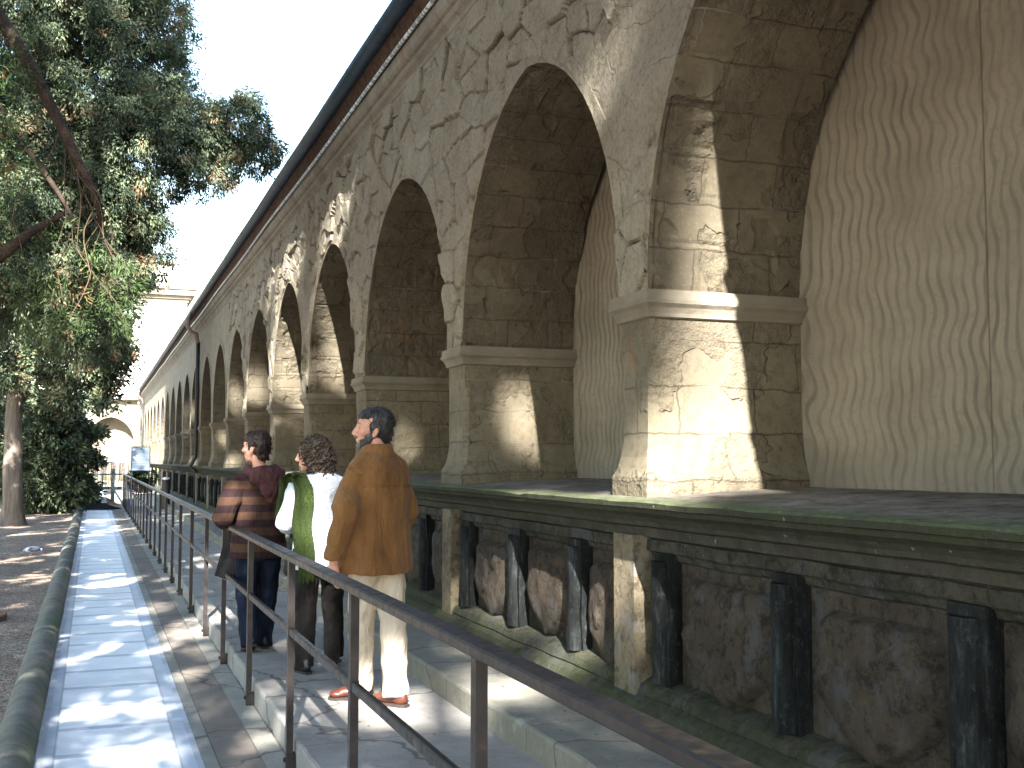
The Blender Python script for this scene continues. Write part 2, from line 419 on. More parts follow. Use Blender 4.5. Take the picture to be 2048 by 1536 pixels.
# ------------------------------------------------------------ mesh helper
class MB:
    def __init__(s): s.v = []; s.f = []; s.uv = None
    def add(s, vs, fs):
        o = len(s.v); s.v += [tuple(q) for q in vs]; s.f += [tuple(i + o for i in f) for f in fs]; return s
    def box(s, x0, x1, y0, y1, z0, z1):
        return s.add([(x0, y0, z0), (x1, y0, z0), (x1, y1, z0), (x0, y1, z0), (x0, y0, z1), (x1, y0, z1), (x1, y1, z1), (x0, y1, z1)],
                     [(0, 3, 2, 1), (4, 5, 6, 7), (0, 1, 5, 4), (1, 2, 6, 5), (2, 3, 7, 6), (3, 0, 4, 7)])
    def loft(s, rings, cap=True):
        n = len(rings[0]); vs = [p for r in rings for p in r]; fs = []
        for i in range(len(rings) - 1):
            for j in range(n):
                k = (j + 1) % n
                fs.append((i * n + j, i * n + k, (i + 1) * n + k, (i + 1) * n + j))
        if cap:
            fs.append(tuple(reversed(range(n)))); fs.append(tuple((len(rings) - 1) * n + j for j in range(n)))
        return s.add(vs, fs)
    def tube(s, pts, rad, n=8, cap=True, flat=1.0):
        pts = [Vector(p) for p in pts]; rings = []
        if not hasattr(rad, '__len__'): rad = [rad] * len(pts)
        up = Vector((0, 0, 1)); prev = None
        for i, p in enumerate(pts):
            d = (pts[min(i + 1, len(pts) - 1)] - pts[max(i - 1, 0)]).normalized()
            if prev is None:
                a = d.cross(Vector((0, 1, 0)) if abs(d.y) < .9 else Vector((1, 0, 0))).normalized()
            else:
                a = (prev - d * prev.dot(d)).normalized()
            prev = a; b = d.cross(a)
            rings.append([p + (a * math.cos(t) + b * math.sin(t) * flat) * rad[i] for t in [2 * math.pi * j / n for j in range(n)]])
        return s.loft(rings, cap)
    def ell(s, c, r, rot=None, nu=14, nv=9):
        c = Vector(c); rings = []; Q = rot or Matrix.Identity(3)
        for i in range(nv + 1):
            ph = -math.pi / 2 + math.pi * (i + .0) / nv
            ph = max(-math.pi / 2 + .12, min(math.pi / 2 - .12, ph))
            rings.append([c + Q @ Vector((r[0] * math.cos(ph) * math.cos(t), r[1] * math.cos(ph) * math.sin(t), r[2] * math.sin(ph))) for t in [2 * math.pi * j / nu for j in range(nu)]])
        return s.loft(rings)
    def sweep(s, prof, ys, fn=None):       # profile of (x, z) points swept along y
        n = len(prof); vs = []
        for y in ys:
            for (x, z) in prof: vs.append(fn(x, y, z) if fn else (x, y, z))
        fs = []
        for i in range(len(ys) - 1):
            for j in range(n - 1):
                fs.append((i * n + j, (i + 1) * n + j, (i + 1) * n + j + 1, i * n + j + 1))
        return s.add(vs, fs)
    def obj(s, name, m, parent=None, smooth=False, xf=None, bev=0):
        me = bpy.data.meshes.new(name)
        vs = s.v if xf is None else [xf(*q) for q in s.v]
        me.from_pydata(vs, [], s.f)
        if m: me.materials.append(m)
        if s.uv is not None:
            l = me.uv_layers.new(name='UVMap')
            for p in me.polygons:
                for li in p.loop_indices: l.data[li].uv = s.uv[me.loops[li].vertex_index]
        if smooth: me.polygons.foreach_set('use_smooth', [True] * len(me.polygons))
        me.update()
        o = bpy.data.objects.new(name, me); COL.objects.link(o)
        if parent: o.parent = parent
        if bev:
            b = o.modifiers.new('bevel', 'BEVEL'); b.width = bev; b.segments = 2; b.limit_method = 'ANGLE'
        return o

def tag(o, label=None, cat=None, group=None, kind=None):
    if label: o['label'] = label
    if cat: o['category'] = cat
    if group: o['group'] = group
    if kind: o['kind'] = kind
    return o
def empty(name, loc, label, cat, group=None, rz=0):
    o = bpy.data.objects.new(name, None); COL.objects.link(o)
    o.location = loc; o.rotation_euler = (0, 0, rz); o.empty_display_size = .2
    return tag(o, label, cat, group)
def fin(o):                                        # mesh given in world coordinates under a parent with a location
    if o.parent: o.matrix_parent_inverse = Matrix.Translation(-o.parent.location)
    return o
def smooth_angle(o):
    return o

# ------------------------------------------------------------ ground
XF = 2.7
g = MB().sweep([(-900, -.13), (-60, -.13), (-8, -.12), (8, -.13), (900, -.13)], [-400, -20, 20, 120, 900]).obj('ground', M['soil']); tag(g, kind='structure')
# soil bed left of the kerb, gently uneven
sb = MB(); nx, ny = 60, 160
for i in range(ny + 1):
    for j in range(nx + 1):
        x = -.36 - 8 * (j / nx) ** 1.5; y = -4 + 64 * i / ny
        sb.v.append((x, y, -.055 + .035 * mnoise.noise(Vector((x * .9, y * .7, 0))) + .012 * mnoise.noise(Vector((x * 4, y * 4, 3)))))
for i in range(ny):
    for j in range(nx):
        a_ = i * (nx + 1) + j; sb.f.append((a_, a_ + 1, a_ + nx + 2, a_ + nx + 1))
o = sb.obj('soil_bed', M['soil'], smooth=True); tag(o, kind='structure')
o = MB().sweep([(-.3, -.082), (.595, -.08)], [-4, 73.7]).obj('marble_path', M['path']); tag(o, kind='structure')
o = MB().sweep([(.597, -.10), (.597, -.077), (.668, -.076), (.668, -.10)], [-4, 73.7]).obj('path_border', M['lightstrip']); tag(o, kind='structure')
o = MB().sweep([(.672, -.10), (.672, -.066), (.885, -.060), (.885, -.10)], [-4, 73.7]).obj('brown_strip', M['brownstrip']); tag(o, kind='structure')
o = MB().sweep([(.889, -.10), (.889, -.052), (1.012, -.048), (1.012, -.10)], [-4, 73.7]).obj('rail_footing_strip', M['lightstrip']); tag(o, kind='structure')
ys = list(np.arange(-4, 45, .11)) + [60, 73.7]
def chip(x, y, z):
    a_ = mnoise.noise(Vector((y * 1.7, z * 3, 1.3))); b_ = mnoise.noise(Vector((y * 9, x * 3, 7.3)))
    return (x + .010 * a_ + .006 * b_, y, z + .006 * b_)
def walk(x0, x1, z0, z1, name, m):
    prof = [(x0, z0), (x0, z1 - .018), (x0 + .005, z1 - .006), (x0 + .018, z1), (x0 + .3, z1 + .002), (x1, z1 + .002)]
    def f(x, y, z):
        if x < x0 + .1: return chip(x, y, z)
        return (x, y, z + .004 * mnoise.noise(Vector((x * 2, y * 2, 0))))
    o = MB().sweep(prof, ys, f).obj(name, m); tag(o, kind='structure'); return o
walk(1.02, 2.1, -.09, .10, 'walkway', M['slab'])
walk(2.02, 2.80, .06, .245, 'stone_step', M['step'])
# rounded kerb of the bed
prof = [(-.37 + .115 * math.cos(t), -.075 + .125 * math.sin(t)) for t in np.linspace(math.pi * 1.05, -.05 * math.pi, 12)]
def kf(x, y, z):
    s_ = 1 + .07 * mnoise.noise(Vector((y * .9, 0, 0))) + .018 * mnoise.noise(Vector((y * 9, x * 9, z * 9)))
    jn = abs((y * .62) % 1 - .0); d_ = .012 if jn < .03 else 0
    return (-.37 + (x + .37) * s_, y, -.075 + (z + .075) * s_ - d_)
o = MB().sweep(prof, list(np.arange(-4, 38.2, .06)), kf).obj('kerb_stone', M['kerb'], smooth=True)
tag(o, kind='structure')

# ------------------------------------------------------------ arcade
def interp_pairs(): pass
near = [1.95, 5.07, 8.145, 11.48, 14.79, 17.91, 21.12]
near = [-4.35, -1.2] + near
while near[-1] < 70: near.append(near[-1] + 3.18)
wid = {5.07: .34, 8.145: .41, 11.48: .46}
near_w = [wid.get(round(q, 3), .39) for q in near]

_H = {}
def hsh(i, j, k):
    v = _H.get((i, j, k))
    if v is None:
        v = random.Random(i * 7349 + j * 9151 + k * 31).random(); _H[(i, j, k)] = v
    return v
def stones(y, z):
    """height of the broken wall stones: angular slabs of uneven level showing through smeared mortar"""
    m = mnoise.noise(Vector((y * .62, z * .95, 4.2))) + .45 * mnoise.noise(Vector((y * 2.1, z * 2.4, 8.2)))
    u, v = y / .36, z / .27
    u += .22 * mnoise.noise(Vector((y * 2.2, z * 2.2, 0))); v += .22 * mnoise.noise(Vector((y * 2.2, z * 2.2, 5)))
    i0, j0 = math.floor(u), math.floor(v); best = []
    for i in range(i0 - 1, i0 + 2):
        for j in range(j0 - 1, j0 + 2):
            a_, b_ = i + .1 + .8 * hsh(i, j, 0), j + .1 + .8 * hsh(i, j, 1)
            best.append(((u - a_) ** 2 + (v - b_) ** 2, i, j, u - a_, v - b_))
    best.sort(); d1, i, j, du, dv = best[0]; gap = math.sqrt(best[1][0]) - math.sqrt(d1)
    lev = .004 + .030 * hsh(i, j, 2) ** 1.4 + du * (hsh(i, j, 3) - .5) * .034 + dv * (hsh(i, j, 4) - .5) * .034
    lev += .006 * mnoise.noise(Vector((y * 11, z * 11, 3)))
    if gap < .075: lev -= .022 * (1 - gap / .075)
    k = max(0, min(1, (m + .42) / .07))
    wg = .5 + .5 * min(1, max(0, mnoise.noise(Vector((y * 1.3, z * 1.3, 11))) * 3 + .6))
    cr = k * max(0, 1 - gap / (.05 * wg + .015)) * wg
    return 1.5 * (k * lev + (1 - k) * (.007 + .004 * mnoise.noise(Vector((y * 5, z * 5, 1))))), cr, k * hsh(i, j, 2)
def eroded(d, al, k):
    """height of the ashlar inside the arches: courses, open joints and spalled patches"""
    r = al / .245; ri = math.floor(r); c = d / .47 + .43 * (ri % 2) + k * .31; ci = math.floor(c)
    fr, fc = r - ri, c - ci
    e = min(min(fr, 1 - fr) * .245, min(fc, 1 - fc) * .47)
    h = -.006 * (1 - min(1, e / .014)) + .007 * (hsh(ci, ri, 20 + k) - .5)
    m = mnoise.noise(Vector((d * 2.3 + k * 3.3, al * 2.1, 1.5))) + .5 * mnoise.noise(Vector((d * 7 + k, al * 7, 2.5))) + .5 * (hsh(ci, ri, 40 + k) - .5)
    q = max(0, min(1, (m - .10) / .05))
    return h - q * (.014 + .010 * mnoise.noise(Vector((d * 16, al * 16, k)))) + .0025 * mnoise.noise(Vector((d * 24, al * 24, k)))

def arch_z(t, w, zs=2.50, za=4.20):               # height of the pointed-round arch at offset t from its middle
    h = za - zs; Rr = (w * w + h * h) / (2 * w)
    t = abs(t)
    # blend of a two-centred arch and a half ellipse
    zt = math.sqrt(max(0, Rr * Rr - (t + Rr - w) ** 2))
    ze = h * math.sqrt(max(0, 1 - (t / w) ** 2))
    return zs + .55 * zt + .45 * ze

def build_arcade(root, piers, wids, xf, wtop, y_end, wall_first):
    """piers: near jamb of every pier along s; xf maps (d, s, z) to the world; d = 2.7 is the face"""
    D0, D1 = XF, 3.62
    n = 26
    wall = MB(); CR = {}; LV = {}
    for k in range(len(piers) - 1):
        a_, b_ = piers[k] + wids[k], piers[k + 1]        # opening
        w = (b_ - a_) / 2; c = (a_ + b_) / 2
        ts = [-w * math.cos(math.pi * i / n) for i in range(n + 1)]
        zs = [arch_z(t, w) for t in ts]
        # spandrel
        fine = wall_first and 2 < a_ < 22
        nc, nr = (int((b_ - a_) / (.017 if a_ < 9 else .026 if a_ < 12 else .045)), 150 if a_ < 9 else 104 if a_ < 12 else 60) if fine else (26, 2)
        for (ya, yb, m_, zl) in ((a_, b_, nc, None), (piers[k], a_, max(2, int(nc * .14)) if fine else 2, 2.42)):
            vs = []; fs = []
            for i in range(m_ + 1):
                yy = ya + (yb - ya) * (i / m_ if zl else .5 - .5 * math.cos(math.pi * i / m_)); zb = zl or arch_z(yy - c, w)
                for r_ in range(nr + 1):
                    zz = zb + (wtop - zb) * r_ / nr
                    h_ = 0
                    if fine:
                        ed = min(1, (zz - zb) / .05) if not zl else 1
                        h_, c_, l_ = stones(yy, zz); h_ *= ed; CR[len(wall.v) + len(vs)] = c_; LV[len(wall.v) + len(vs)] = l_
                    vs.append((D0 - h_, yy, zz))
            for i in range(m_):
                for r_ in range(nr): q = i * (nr + 1) + r_; fs.append((q, q + nr + 1, q + nr + 2, q + 1))
            wall.add(vs, fs)
        for yy in (piers[k], a_): pass
        # smooth ring round the opening
        ring = MB(); vs = []; fs = []
        path = [(-w, 2.42)] + list(zip(ts, zs)) + [(w, 2.42)]
        out = []
        for i, (t, z) in enumerate(path):
            if i == 0 or i == len(path) - 1: nx_, nz_ = (-1 if t < 0 else 1), 0
            else:
                p0, p1 = path[i - 1], path[i + 1]; dx, dz = p1[0] - p0[0], p1[1] - p0[1]; l = math.hypot(dx, dz) or 1
                nx_, nz_ = -dz / l, dx / l
            wv = .095 + .045 * mnoise.noise(Vector((k * 5.3 + t * 2.1, z * 2.1, 0)))
            wv = min(wv, wids[k] * .30) if z < 2.9 else wv
            out.append((t + nx_ * wv, z + nz_ * wv))
        for (t, z), (to, zo) in zip(path, out): vs += [(D0 - .016, c + t, z), (D0 - .014, c + to, zo), (D0 + .01, c + to, zo)]
        for i in range(len(path) - 1):
            q = 3 * i; fs += [(q, q + 3, q + 4, q + 1), (q + 1, q + 4, q + 5, q + 2)]
        ring.add(vs, fs); ring.obj('arch_band', M['wall'], root, xf=xf)
        # soffit and jambs
        so = MB(); so.uv = []
        L = 0; pts = [(-w, 2.30)] + list(zip(ts, zs)) + [(w, 2.30)]; arc = [0.]
        for i in range(1, len(pts)): arc.append(arc[-1] + math.hypot(pts[i][0] - pts[i - 1][0], pts[i][1] - pts[i - 1][1]))
        fine = wall_first and 0 < a_ < 16
        if fine:
            n2 = 250; tot = arc[-1]; q2 = []
            for i in range(n2 + 1):
                L_ = tot * i / n2; j = max(0, min(len(arc) - 2, int(np.searchsorted(arc, L_)) - 1)); f_ = (L_ - arc[j]) / (arc[j + 1] - arc[j])
                q2.append((pts[j][0] + (pts[j + 1][0] - pts[j][0]) * f_, pts[j][1] + (pts[j + 1][1] - pts[j][1]) * f_, L_))
            pts = [(a, b) for a, b, _ in q2]; arc = [a for _, _, a in q2]
        nd = 42 if fine else 4
        for i, (t, z) in enumerate(pts):
            p0_, p1_ = pts[max(0, i - 1)], pts[min(len(pts) - 1, i + 1)]; l_ = math.hypot(p1_[0] - p0_[0], p1_[1] - p0_[1]) or 1
            n0, n1 = -(p1_[1] - p0_[1]) / l_, (p1_[0] - p0_[0]) / l_
            al = arc[i] if arc[i] < arc[-1] / 2 else arc[-1] - arc[i] + 7.35
            for j in range(nd + 1):
                d = D0 - .016 + (D1 + .02 - D0 + .016) * j / nd
                h_ = eroded(d + k * .37, al + .1, k) if (fine and j > 1) else 0
                so.v.append((d, c + t - n0 * h_, z - n1 * h_)); so.uv.append((d + k * .37, al + .1))
        for i in range(len(pts) - 1):
            for j in range(nd):
                q = i * (nd + 1) + j; so.f.append((q, q + 1, q + nd + 2, q + nd + 1))
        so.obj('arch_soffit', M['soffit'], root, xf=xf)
        # niche back, hollowed a little
        nb = MB(); m_ = 16
        for i in range(m_ + 1):
            for z in (1.30, 2.2, 3.2, 4.4):
                u_ = i / m_; nb.v.append((D1 + .10 * math.sin(math.pi * u_) ** .6, a_ - .04 + (b_ - a_ + .08) * u_, z))
        for i in range(m_):
            for j in range(3):
                q = i * 4 + j; nb.f.append((q, q + 4, q + 5, q + 1))
        nb.obj('niche_panel', M['wavy'], root, smooth=True, xf=xf)
    wall.add([(D0, piers[-1], 1.2), (D0, y_end, 1.2), (D0, y_end, wtop), (D0, piers[-1], wtop)], [(0, 1, 2, 3)])
    wo = wall.obj('arcade_wall', M['wall'], root, xf=xf)
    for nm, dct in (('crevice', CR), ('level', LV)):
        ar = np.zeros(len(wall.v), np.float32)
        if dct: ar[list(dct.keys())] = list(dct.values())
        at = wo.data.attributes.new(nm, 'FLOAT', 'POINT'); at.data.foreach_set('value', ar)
    # piers
    for k, (s0, w) in enumerate(zip(piers, wids)):
        s1 = s0 + w
        def sec(e, c, z, d0=XF, back=3.66):
            x0 = d0 - e; a0, a1 = s0 - e, s1 + e
            c = max(c, .0015)
            return [(x0 + c, a0, z), (back, a0, z), (back, a1, z), (x0 + c, a1, z), (x0, a1 - c, z), (x0, a0 + c, z)]
        def lv(l): return MB().loft([sec(e, c, z) for z, e, c in l])
        flare = .05 if w > .36 else .045
        sh = lv([(1.30, flare, .012), (1.455, flare, .012), (1.47, flare - .006, .02), (1.50, .03, .03), (1.56, .016, .034), (1.66, .004, .036), (1.80, 0, .036), (2.02, 0, .036), (2.10, 0, .012), (2.13, 0, .002), (2.30, 0, .002)])
        po = sh.obj('pier', M['pier'], root, xf=xf)
        cp = lv([(2.285, .004, .002), (2.292, .018, .002), (2.312, .022, .002), (2.34, .036, .002), (2.36, .055, .002), (2.378, .058, .002), (2.380, .050, .002), (2.43, .046, .002), (2.431, .004, .002)])
        cp.obj('capital', M['smooth'], po, xf=xf)
    return root

arc = empty('stone_arcade', (XF, 5, 0), 'long stone arcade with round arches, wavy plaster niches and a carved base wall', 'arcade')
idm = lambda d, s, z: (d, s, z)
ARC = []
def wx(d, s, z): return (d, s, z)
_before = set(bpy.data.objects)
build_arcade(arc, near, near_w, wx, 5.06, 74.0, True)
s0, s1 = near[0], 74.0

# ledge (sill) with chipped edge, in two runs
def ledge(y0, y1, xe, name, step):
    prof = [(3.80, 1.402), (3.2, 1.385), (XF, 1.357), (xe + .02, 1.347), (xe, 1.338), (xe + .002, 1.312), (xe + .03, 1.306), (xe + .028, 1.285), (xe + .07, 1.262), (xe + .095, 1.235), (xe + .10, 1.215), (xe + .15, 1.20), (xe + .155, 1.155), (xe + .19, 1.145), (XF + .05, 1.10), (XF + .05, 1.05)]
    def f(x, y, z):
        k = 1 if x < xe + .05 and z > 1.29 else .35
        c1 = max(0, mnoise.noise(Vector((y * 1.9, 3.1, 0))) - .15) * .05 + max(0, mnoise.noise(Vector((y * 6.1, 9.1, 0))) - .2) * .03
        return (x + k * c1, y, z - (k * c1 * .5 if z > 1.33 and x < XF else 0) + .004 * mnoise.noise(Vector((x * 3, y * 3, z * 3))))
    ln = MB().sweep(prof, list(np.arange(y0, min(y1, 45), step)) + ([y1] if y1 > 45 else [y1]), f)
    if y1 < 70:
        ln.add([(p[0], y1, p[1]) for p in prof] + [(3.8, y1, 1.05)], [tuple(range(len(prof) + 1))])
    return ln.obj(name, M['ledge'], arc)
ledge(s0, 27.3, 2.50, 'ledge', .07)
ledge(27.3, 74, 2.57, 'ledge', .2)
# podium
MB().box(XF + .035, 3.8, s0, 74, .2, 1.12).obj('base_wall', M['panel'], arc)
ssl = [(XF + .06, .46), (XF - .03, .435), (XF - .07, .415), (XF - .09, .375), (XF - .085, .365), (XF - .13, .345), (XF - .15, .31), (XF - .15, .2)]
def sf(x, y, z):
    return (x + .012 * mnoise.noise(Vector((y * 2.2, z * 6, 0))), y, z + .010 * mnoise.noise(Vector((y * 3.1, x * 6, 5))))
MB().sweep(ssl, list(np.arange(s0, 40, .08)) + [74], sf).obj('base_sill', M['sill'], arc)
MB().sweep([(XF - .02, 1.14), (XF - .025, 1.085), (XF, 1.07), (XF + .01, 1.045), (XF + .04, 1.03)], list(np.arange(s0, 40, .1)) + [74], sf).obj('frieze_moulding', M['sill'], arc)
def rough_box(x0, x1, y0, y1, z0, z1, amp, sd, nseg=14):
    b = MB(); rings = []
    for i in range(nseg + 1):
        z = z0 + (z1 - z0) * i / nseg
        r = []
        for (x, y) in ((x0, y0), (x1, y0), (x1, y1), (x0, y1)):
            j = mnoise.noise(Vector((x * 9 + sd, y * 9, z * 3.5))) * amp
            r.append((x + (j if x == x0 else 0), y + j * .6, z))
        rings.append(r)
    return b.loft(rings)
shape_rng = random.Random(5)
def shield(yc, w, h, zt, d, sd, kind):
    """carved heater shield standing proud of the panel"""
    b = MB(); NR, NS = 9, 36
    def outline(t):        # t 0..1 around
        a_ = 2 * math.pi * t; u, v = math.cos(a_), math.sin(a_)
        y = u * (1 if v > -.1 else (1 - ((-v - .1) / .9) ** 2.2) ** .62 if v > -.999 else 0)
        y = max(-1, min(1, y * 1.25)) if v > -.1 else y * 1.12
        z = v * .5 if v > 0 else v * .62
        z = min(.36, z)
        return y, z
    x0 = XF + .035
    b.v.append((x0 - d * 1.15, yc, zt - h * .42))
    for r in range(1, NR + 1):
        q = r / NR
        for s_ in range(NS):
            y, z = outline(s_ / NS)
            yy = yc + y * q * w / 2; zz = zt - h * .42 + z * q * h * .95
            dd = d * (1.15 - .35 * q * q) if r < NR else -.004
            dd += .012 * mnoise.noise(Vector((yy * 7 + sd, zz * 7, sd))) * (r < NR)
            if kind == 1 and .25 < q < .85 and abs((yy - yc) * .8 + (zz - zt + h * .45)) < .045: dd += .014
            b.v.append((x0 - dd, yy, zz))
    for s_ in range(NS): b.f.append((0, 1 + s_, 1 + (s_ + 1) % NS))
    for r in range(NR - 1):
        for s_ in range(NS):
            p_, q_ = 1 + r * NS + s_, 1 + r * NS + (s_ + 1) % NS
            b.f.append((p_, p_ + NS, q_ + NS, q_))
    return b
pc = 0
for k, (p0, w) in enumerate(zip(near, near_w)):
    if p0 < -1.5: continue
    rough_box(XF - .10, XF + .06, p0 + .02, p0 + .25, .24, 1.16, .003, k).obj('pilaster', M['pilaster'], arc)
    if k + 1 >= len(near): break
    p1 = near[k + 1]; L = p1 - p0 - .25
    ycol = [p0 + .25, ]
    step_ = (p1 - p0) / 3
    # three dark strips per bay and three carved panels between them
    edges = []
    for j, yy in enumerate((p1 - .045 - .115, p1 - .045 - .19 - step_ * .93, p1 - .045 - .16 - step_ * 1.93)):
        wd = .155 if j == 0 else .17
        c = rough_box(XF - .035, XF + .06, yy - wd / 2, yy + wd / 2, .42, 1.08, .018, k * 3 + j, 18)
        # half-round shaft on it
        for i in range(1):
            rr = []
            for q in range(15):
                z = .44 + .60 * q / 14; ra = .066 * (1 + .14 * mnoise.noise(Vector((z * 5, yy, 2))))
                rr.append([(XF - .030 - ra * .75 * math.sin(t), yy + .008 + ra * math.cos(t), z) for t in np.linspace(0, math.pi, 9)] + [(XF + .0, yy, z)])
            c.loft(rr)
        c.obj('dark_marble_strip', M['dark'], arc)
        edges.append((yy - wd / 2, yy + wd / 2))
    pans = [(edges[1][1], edges[0][0]), (edges[2][1], edges[1][0]), (p0 + .25, edges[2][0])]
    if p0 < 30:
        for (ya, yb) in pans:
            pc += 1
            sw = (yb - ya) * shape_rng.uniform(.80, .90); hh = shape_rng.uniform(.60, .68)
            so = shield((ya + yb) / 2, sw, hh, shape_rng.uniform(1.0, 1.04), shape_rng.uniform(.045, .070), pc * 3.7, pc % 2)
            so.obj('carved_shield', M['panel'], arc, smooth=True)
# cornice, roof, gutter
cor = [(XF + .01, 5.02), (XF - .010, 5.02), (XF - .012, 5.07), (XF - .022, 5.075), (XF - .026, 5.11), (XF - .042, 5.125), (XF - .065, 5.14), (XF - .078, 5.16), (XF - .074, 5.185), (XF - .060, 5.195), (XF - .064, 5.205), (XF - .09, 5.215), (XF - .112, 5.24), (XF - .122, 5.27), (XF - .122, 5.335), (XF + .3, 5.35)]
MB().sweep(cor, list(np.arange(s0, 74, .8)) + [74], lambda x, y, z: (x + .002 * mnoise.noise(Vector((y, x, z))), y, z + .003 * mnoise.noise(Vector((y * .8, x, 0))))).obj('cornice', M['cornice'], arc)
# tile eaves: rows of barrel tiles seen from below
eav = MB()
for y in np.arange(s0, 74, .21):
    rr = []
    for (x, z, r) in ((XF + .3, 5.50, .085), (2.475, 5.55, .08)):
        rr.append([(x, y + .105 + r * math.cos(t), z + r * .75 * math.sin(t)) for t in np.linspace(0, math.pi, 6)] + [(x, y + .105 - r * .8, z - .012), (x, y + .105, z - .02), (x, y + .105 + r * .8, z - .012)])
    eav.loft(rr)
eav.add([(2.60, s0, 5.34), (2.60, 74, 5.34), (2.505, 74, 5.545), (2.505, s0, 5.545)], [(0, 1, 2, 3)])
eav.obj('eaves_tiles', M['tile'], arc)
MB().add([(2.50, s0, 5.63), (2.50, 74, 5.63), (7.5, 74, 7.6), (7.5, s0, 7.6)], [(0, 1, 2, 3)]).obj('tiled_roof', M['tile'], arc)
MB().add([(3.84, s0, .1), (3.84, 74, .1), (3.84, 74, 5.8), (3.84, s0, 5.8)], [(0, 1, 2, 3)]).obj('rear_wall', M['towerwall'], arc)
gx, gz, gr = 2.45, 5.585, .085
gp = [(gx + gr * math.cos(t), gz + gr * math.sin(t)) for t in np.linspace(math.pi, 2 * math.pi, 11)]
gut = MB().sweep(gp + [(p[0] * .98 + gx * .02, p[1] + .006) for p in reversed(gp)], list(np.arange(s0, 72, 1.0)), lambda x, y, z: (x, y, z + .006 * math.sin(y * 1.3)))
go = gut.obj('gutter', M['gutter'], arc, smooth=True)
for y in np.arange(s0 + .4, 60, 1.25):
    b = MB(); b.sweep([(gx + (gr + .006) * math.cos(t), gz + (gr + .006) * math.sin(t)) for t in np.linspace(math.pi * .97, 2.03 * math.pi, 11)], [y, y + .03])
    if y < 40: b.obj('gutter_clip', M['gutter'], go)
MB().tube([(XF - .150, y, 5.345 + .012 * math.sin(y * .8)) for y in np.arange(s0, 68, .5)], .019, 6).obj('eaves_cable', M['cable'], arc)
# downpipes with swan necks
for yy, m_ in ((31.2, M['pipe']), (66.5, M['pipe'])):
    dp = MB().tube([(XF - .075, yy, .25), (XF - .075, yy, 1.2), (XF - .22, yy, 1.35), (XF - .09, yy, 1.6), (XF - .075, yy, 3), (XF - .075, yy, 4.75)], .055, 8).obj('downpipe', m_, arc, smooth=True)
    MB().tube([(gx, yy, 5.52), (gx - .10, yy, 5.40), (gx - .12, yy, 5.2), (gx - .02, yy, 5.03), (XF - .13, yy, 4.98), (XF - .08, yy, 4.72)], .058, 8).obj('swan_neck', M['pinkpipe'], dp, smooth=True)

# arcade closing the far end, facing back towards the camera
endr = empty('far_arcade', (1, 74, 0), 'sunlit arcade closing the far end of the path, one plastered arch showing', 'arcade')
ep = [-10.9, -7.4, -3.95, -.8 + .02]
ew = [.4, .4, .4, .4]
# openings run towards +x: last pier ends at -.4, then the arch to 2.4
build_arcade(endr, [-10.9, -7.55, -4.2, -.82, 2.42], [.4] * 5, lambda d, s, z: (s, 74 + (d - XF), z), 5.06, 2.72, False)
MB().box(-11, 2.9, 73.78, 73.80, 1.3, 1.37).obj('ledge', M['ledge'], endr)
MB().box(-11, 2.9, 73.80, 75, .2, 1.36).obj('base_wall', M['panel'], endr)
for x in np.arange(-10.8, 2.5, .53):
    MB().box(x, x + .17, 73.70, 73.799, -.1, 1.29).obj('pilaster', M['pilaster'], endr)
MB().sweep(cor, [-11, 2.6]).obj('cornice', M['cornice'], endr, xf=lambda d, s, z: (s, 74 + (d - XF), z))
MB().add([(-11, 73.5, 5.36), (2.6, 73.5, 5.36), (2.6, 78, 5.9), (-11, 78, 5.9)], [(0, 1, 2, 3)]).obj('tiled_roof', M['towerwall'], endr)
# tower block beyond
tw = empty('pale_tower', (5, 92, 0), 'tall pale block with a projecting cornice rising beyond the far arcade', 'building')
tx0, tx1, tz = 1.9, 6.65, 13.9
MB().box(tx0, tx1, 90, 97, 0, tz).obj('tower_wall', M['towerwall'], tw)
tcm = MB()
for (e, z0_, z1_) in ((.12, tz, tz + .25), (.3, tz + .25, tz + .5), (.6, tz + .5, tz + .95), (.72, tz + .95, tz + 1.15)): tcm.box(tx0 - e, tx1 + e, 90 - e, 97 + e, z0_, z1_)
tcm.obj('tower_cornice', M['cornice'], tw)
MB().box(tx0 + .5, tx1 - 1.2, 90.6, 96, tz + 1.15, tz + 3.1).obj('attic', M['towerwall'], tw)
MB().box(tx0 + .3, tx1 - .9, 90.4, 96.2, tz + 3.1, tz + 3.3).obj('attic_cornice', M['cornice'], tw)
for o in set(bpy.data.objects) - _before: 
    if o.parent and o.type == 'MESH':
        p = o.parent
        while p.parent: p = p.parent
        o.matrix_parent_inverse = Matrix.Translation(-p.location) if o.parent is p else Matrix.Identity(4)

# ------------------------------------------------------------ railing
RX, RZ = .985, 1.04
rail = empty('walkway_railing', (RX, 2.8, -.05), 'long dark iron railing with flat handrail and mid rail along the walkway edge', 'railing')
def rprof(w, h, x, z): return [(x - w, z - h), (x + w, z - h), (x + w, z + h), (x - w, z + h)]
yr = [-2.5 + i * 1.0 for i in range(43)] + [40.4]
def flat_bar(w, h, x, z, y0, y1):
    c = min(w, h) * .35
    pr = [(x - w + c, z - h), (x + w - c, z - h), (x + w, z - h + c), (x + w, z + h - c), (x + w - c, z + h), (x - w + c, z + h), (x - w, z + h - c), (x - w, z - h + c)]
    b = MB(); b.loft([[(q[0], y, q[1]) for q in pr] for y in (y0, y1)]); return b
fin(flat_bar(.034, .017, RX, RZ, -2.5, 40.4).obj('handrail', M['rail'], rail))
fin(flat_bar(.014, .020, RX - .0, .655, -2.5, 40.4).obj('mid_rail', M['rail'], rail))
py = [-1.66, -.15, 1.35, 2.84, 4.36, 5.84, 7.43, 8.97, 10.42, 12.02, 13.61, 14.95, 16.35]
while py[-1] < 39: py.append(py[-1] + 1.45)
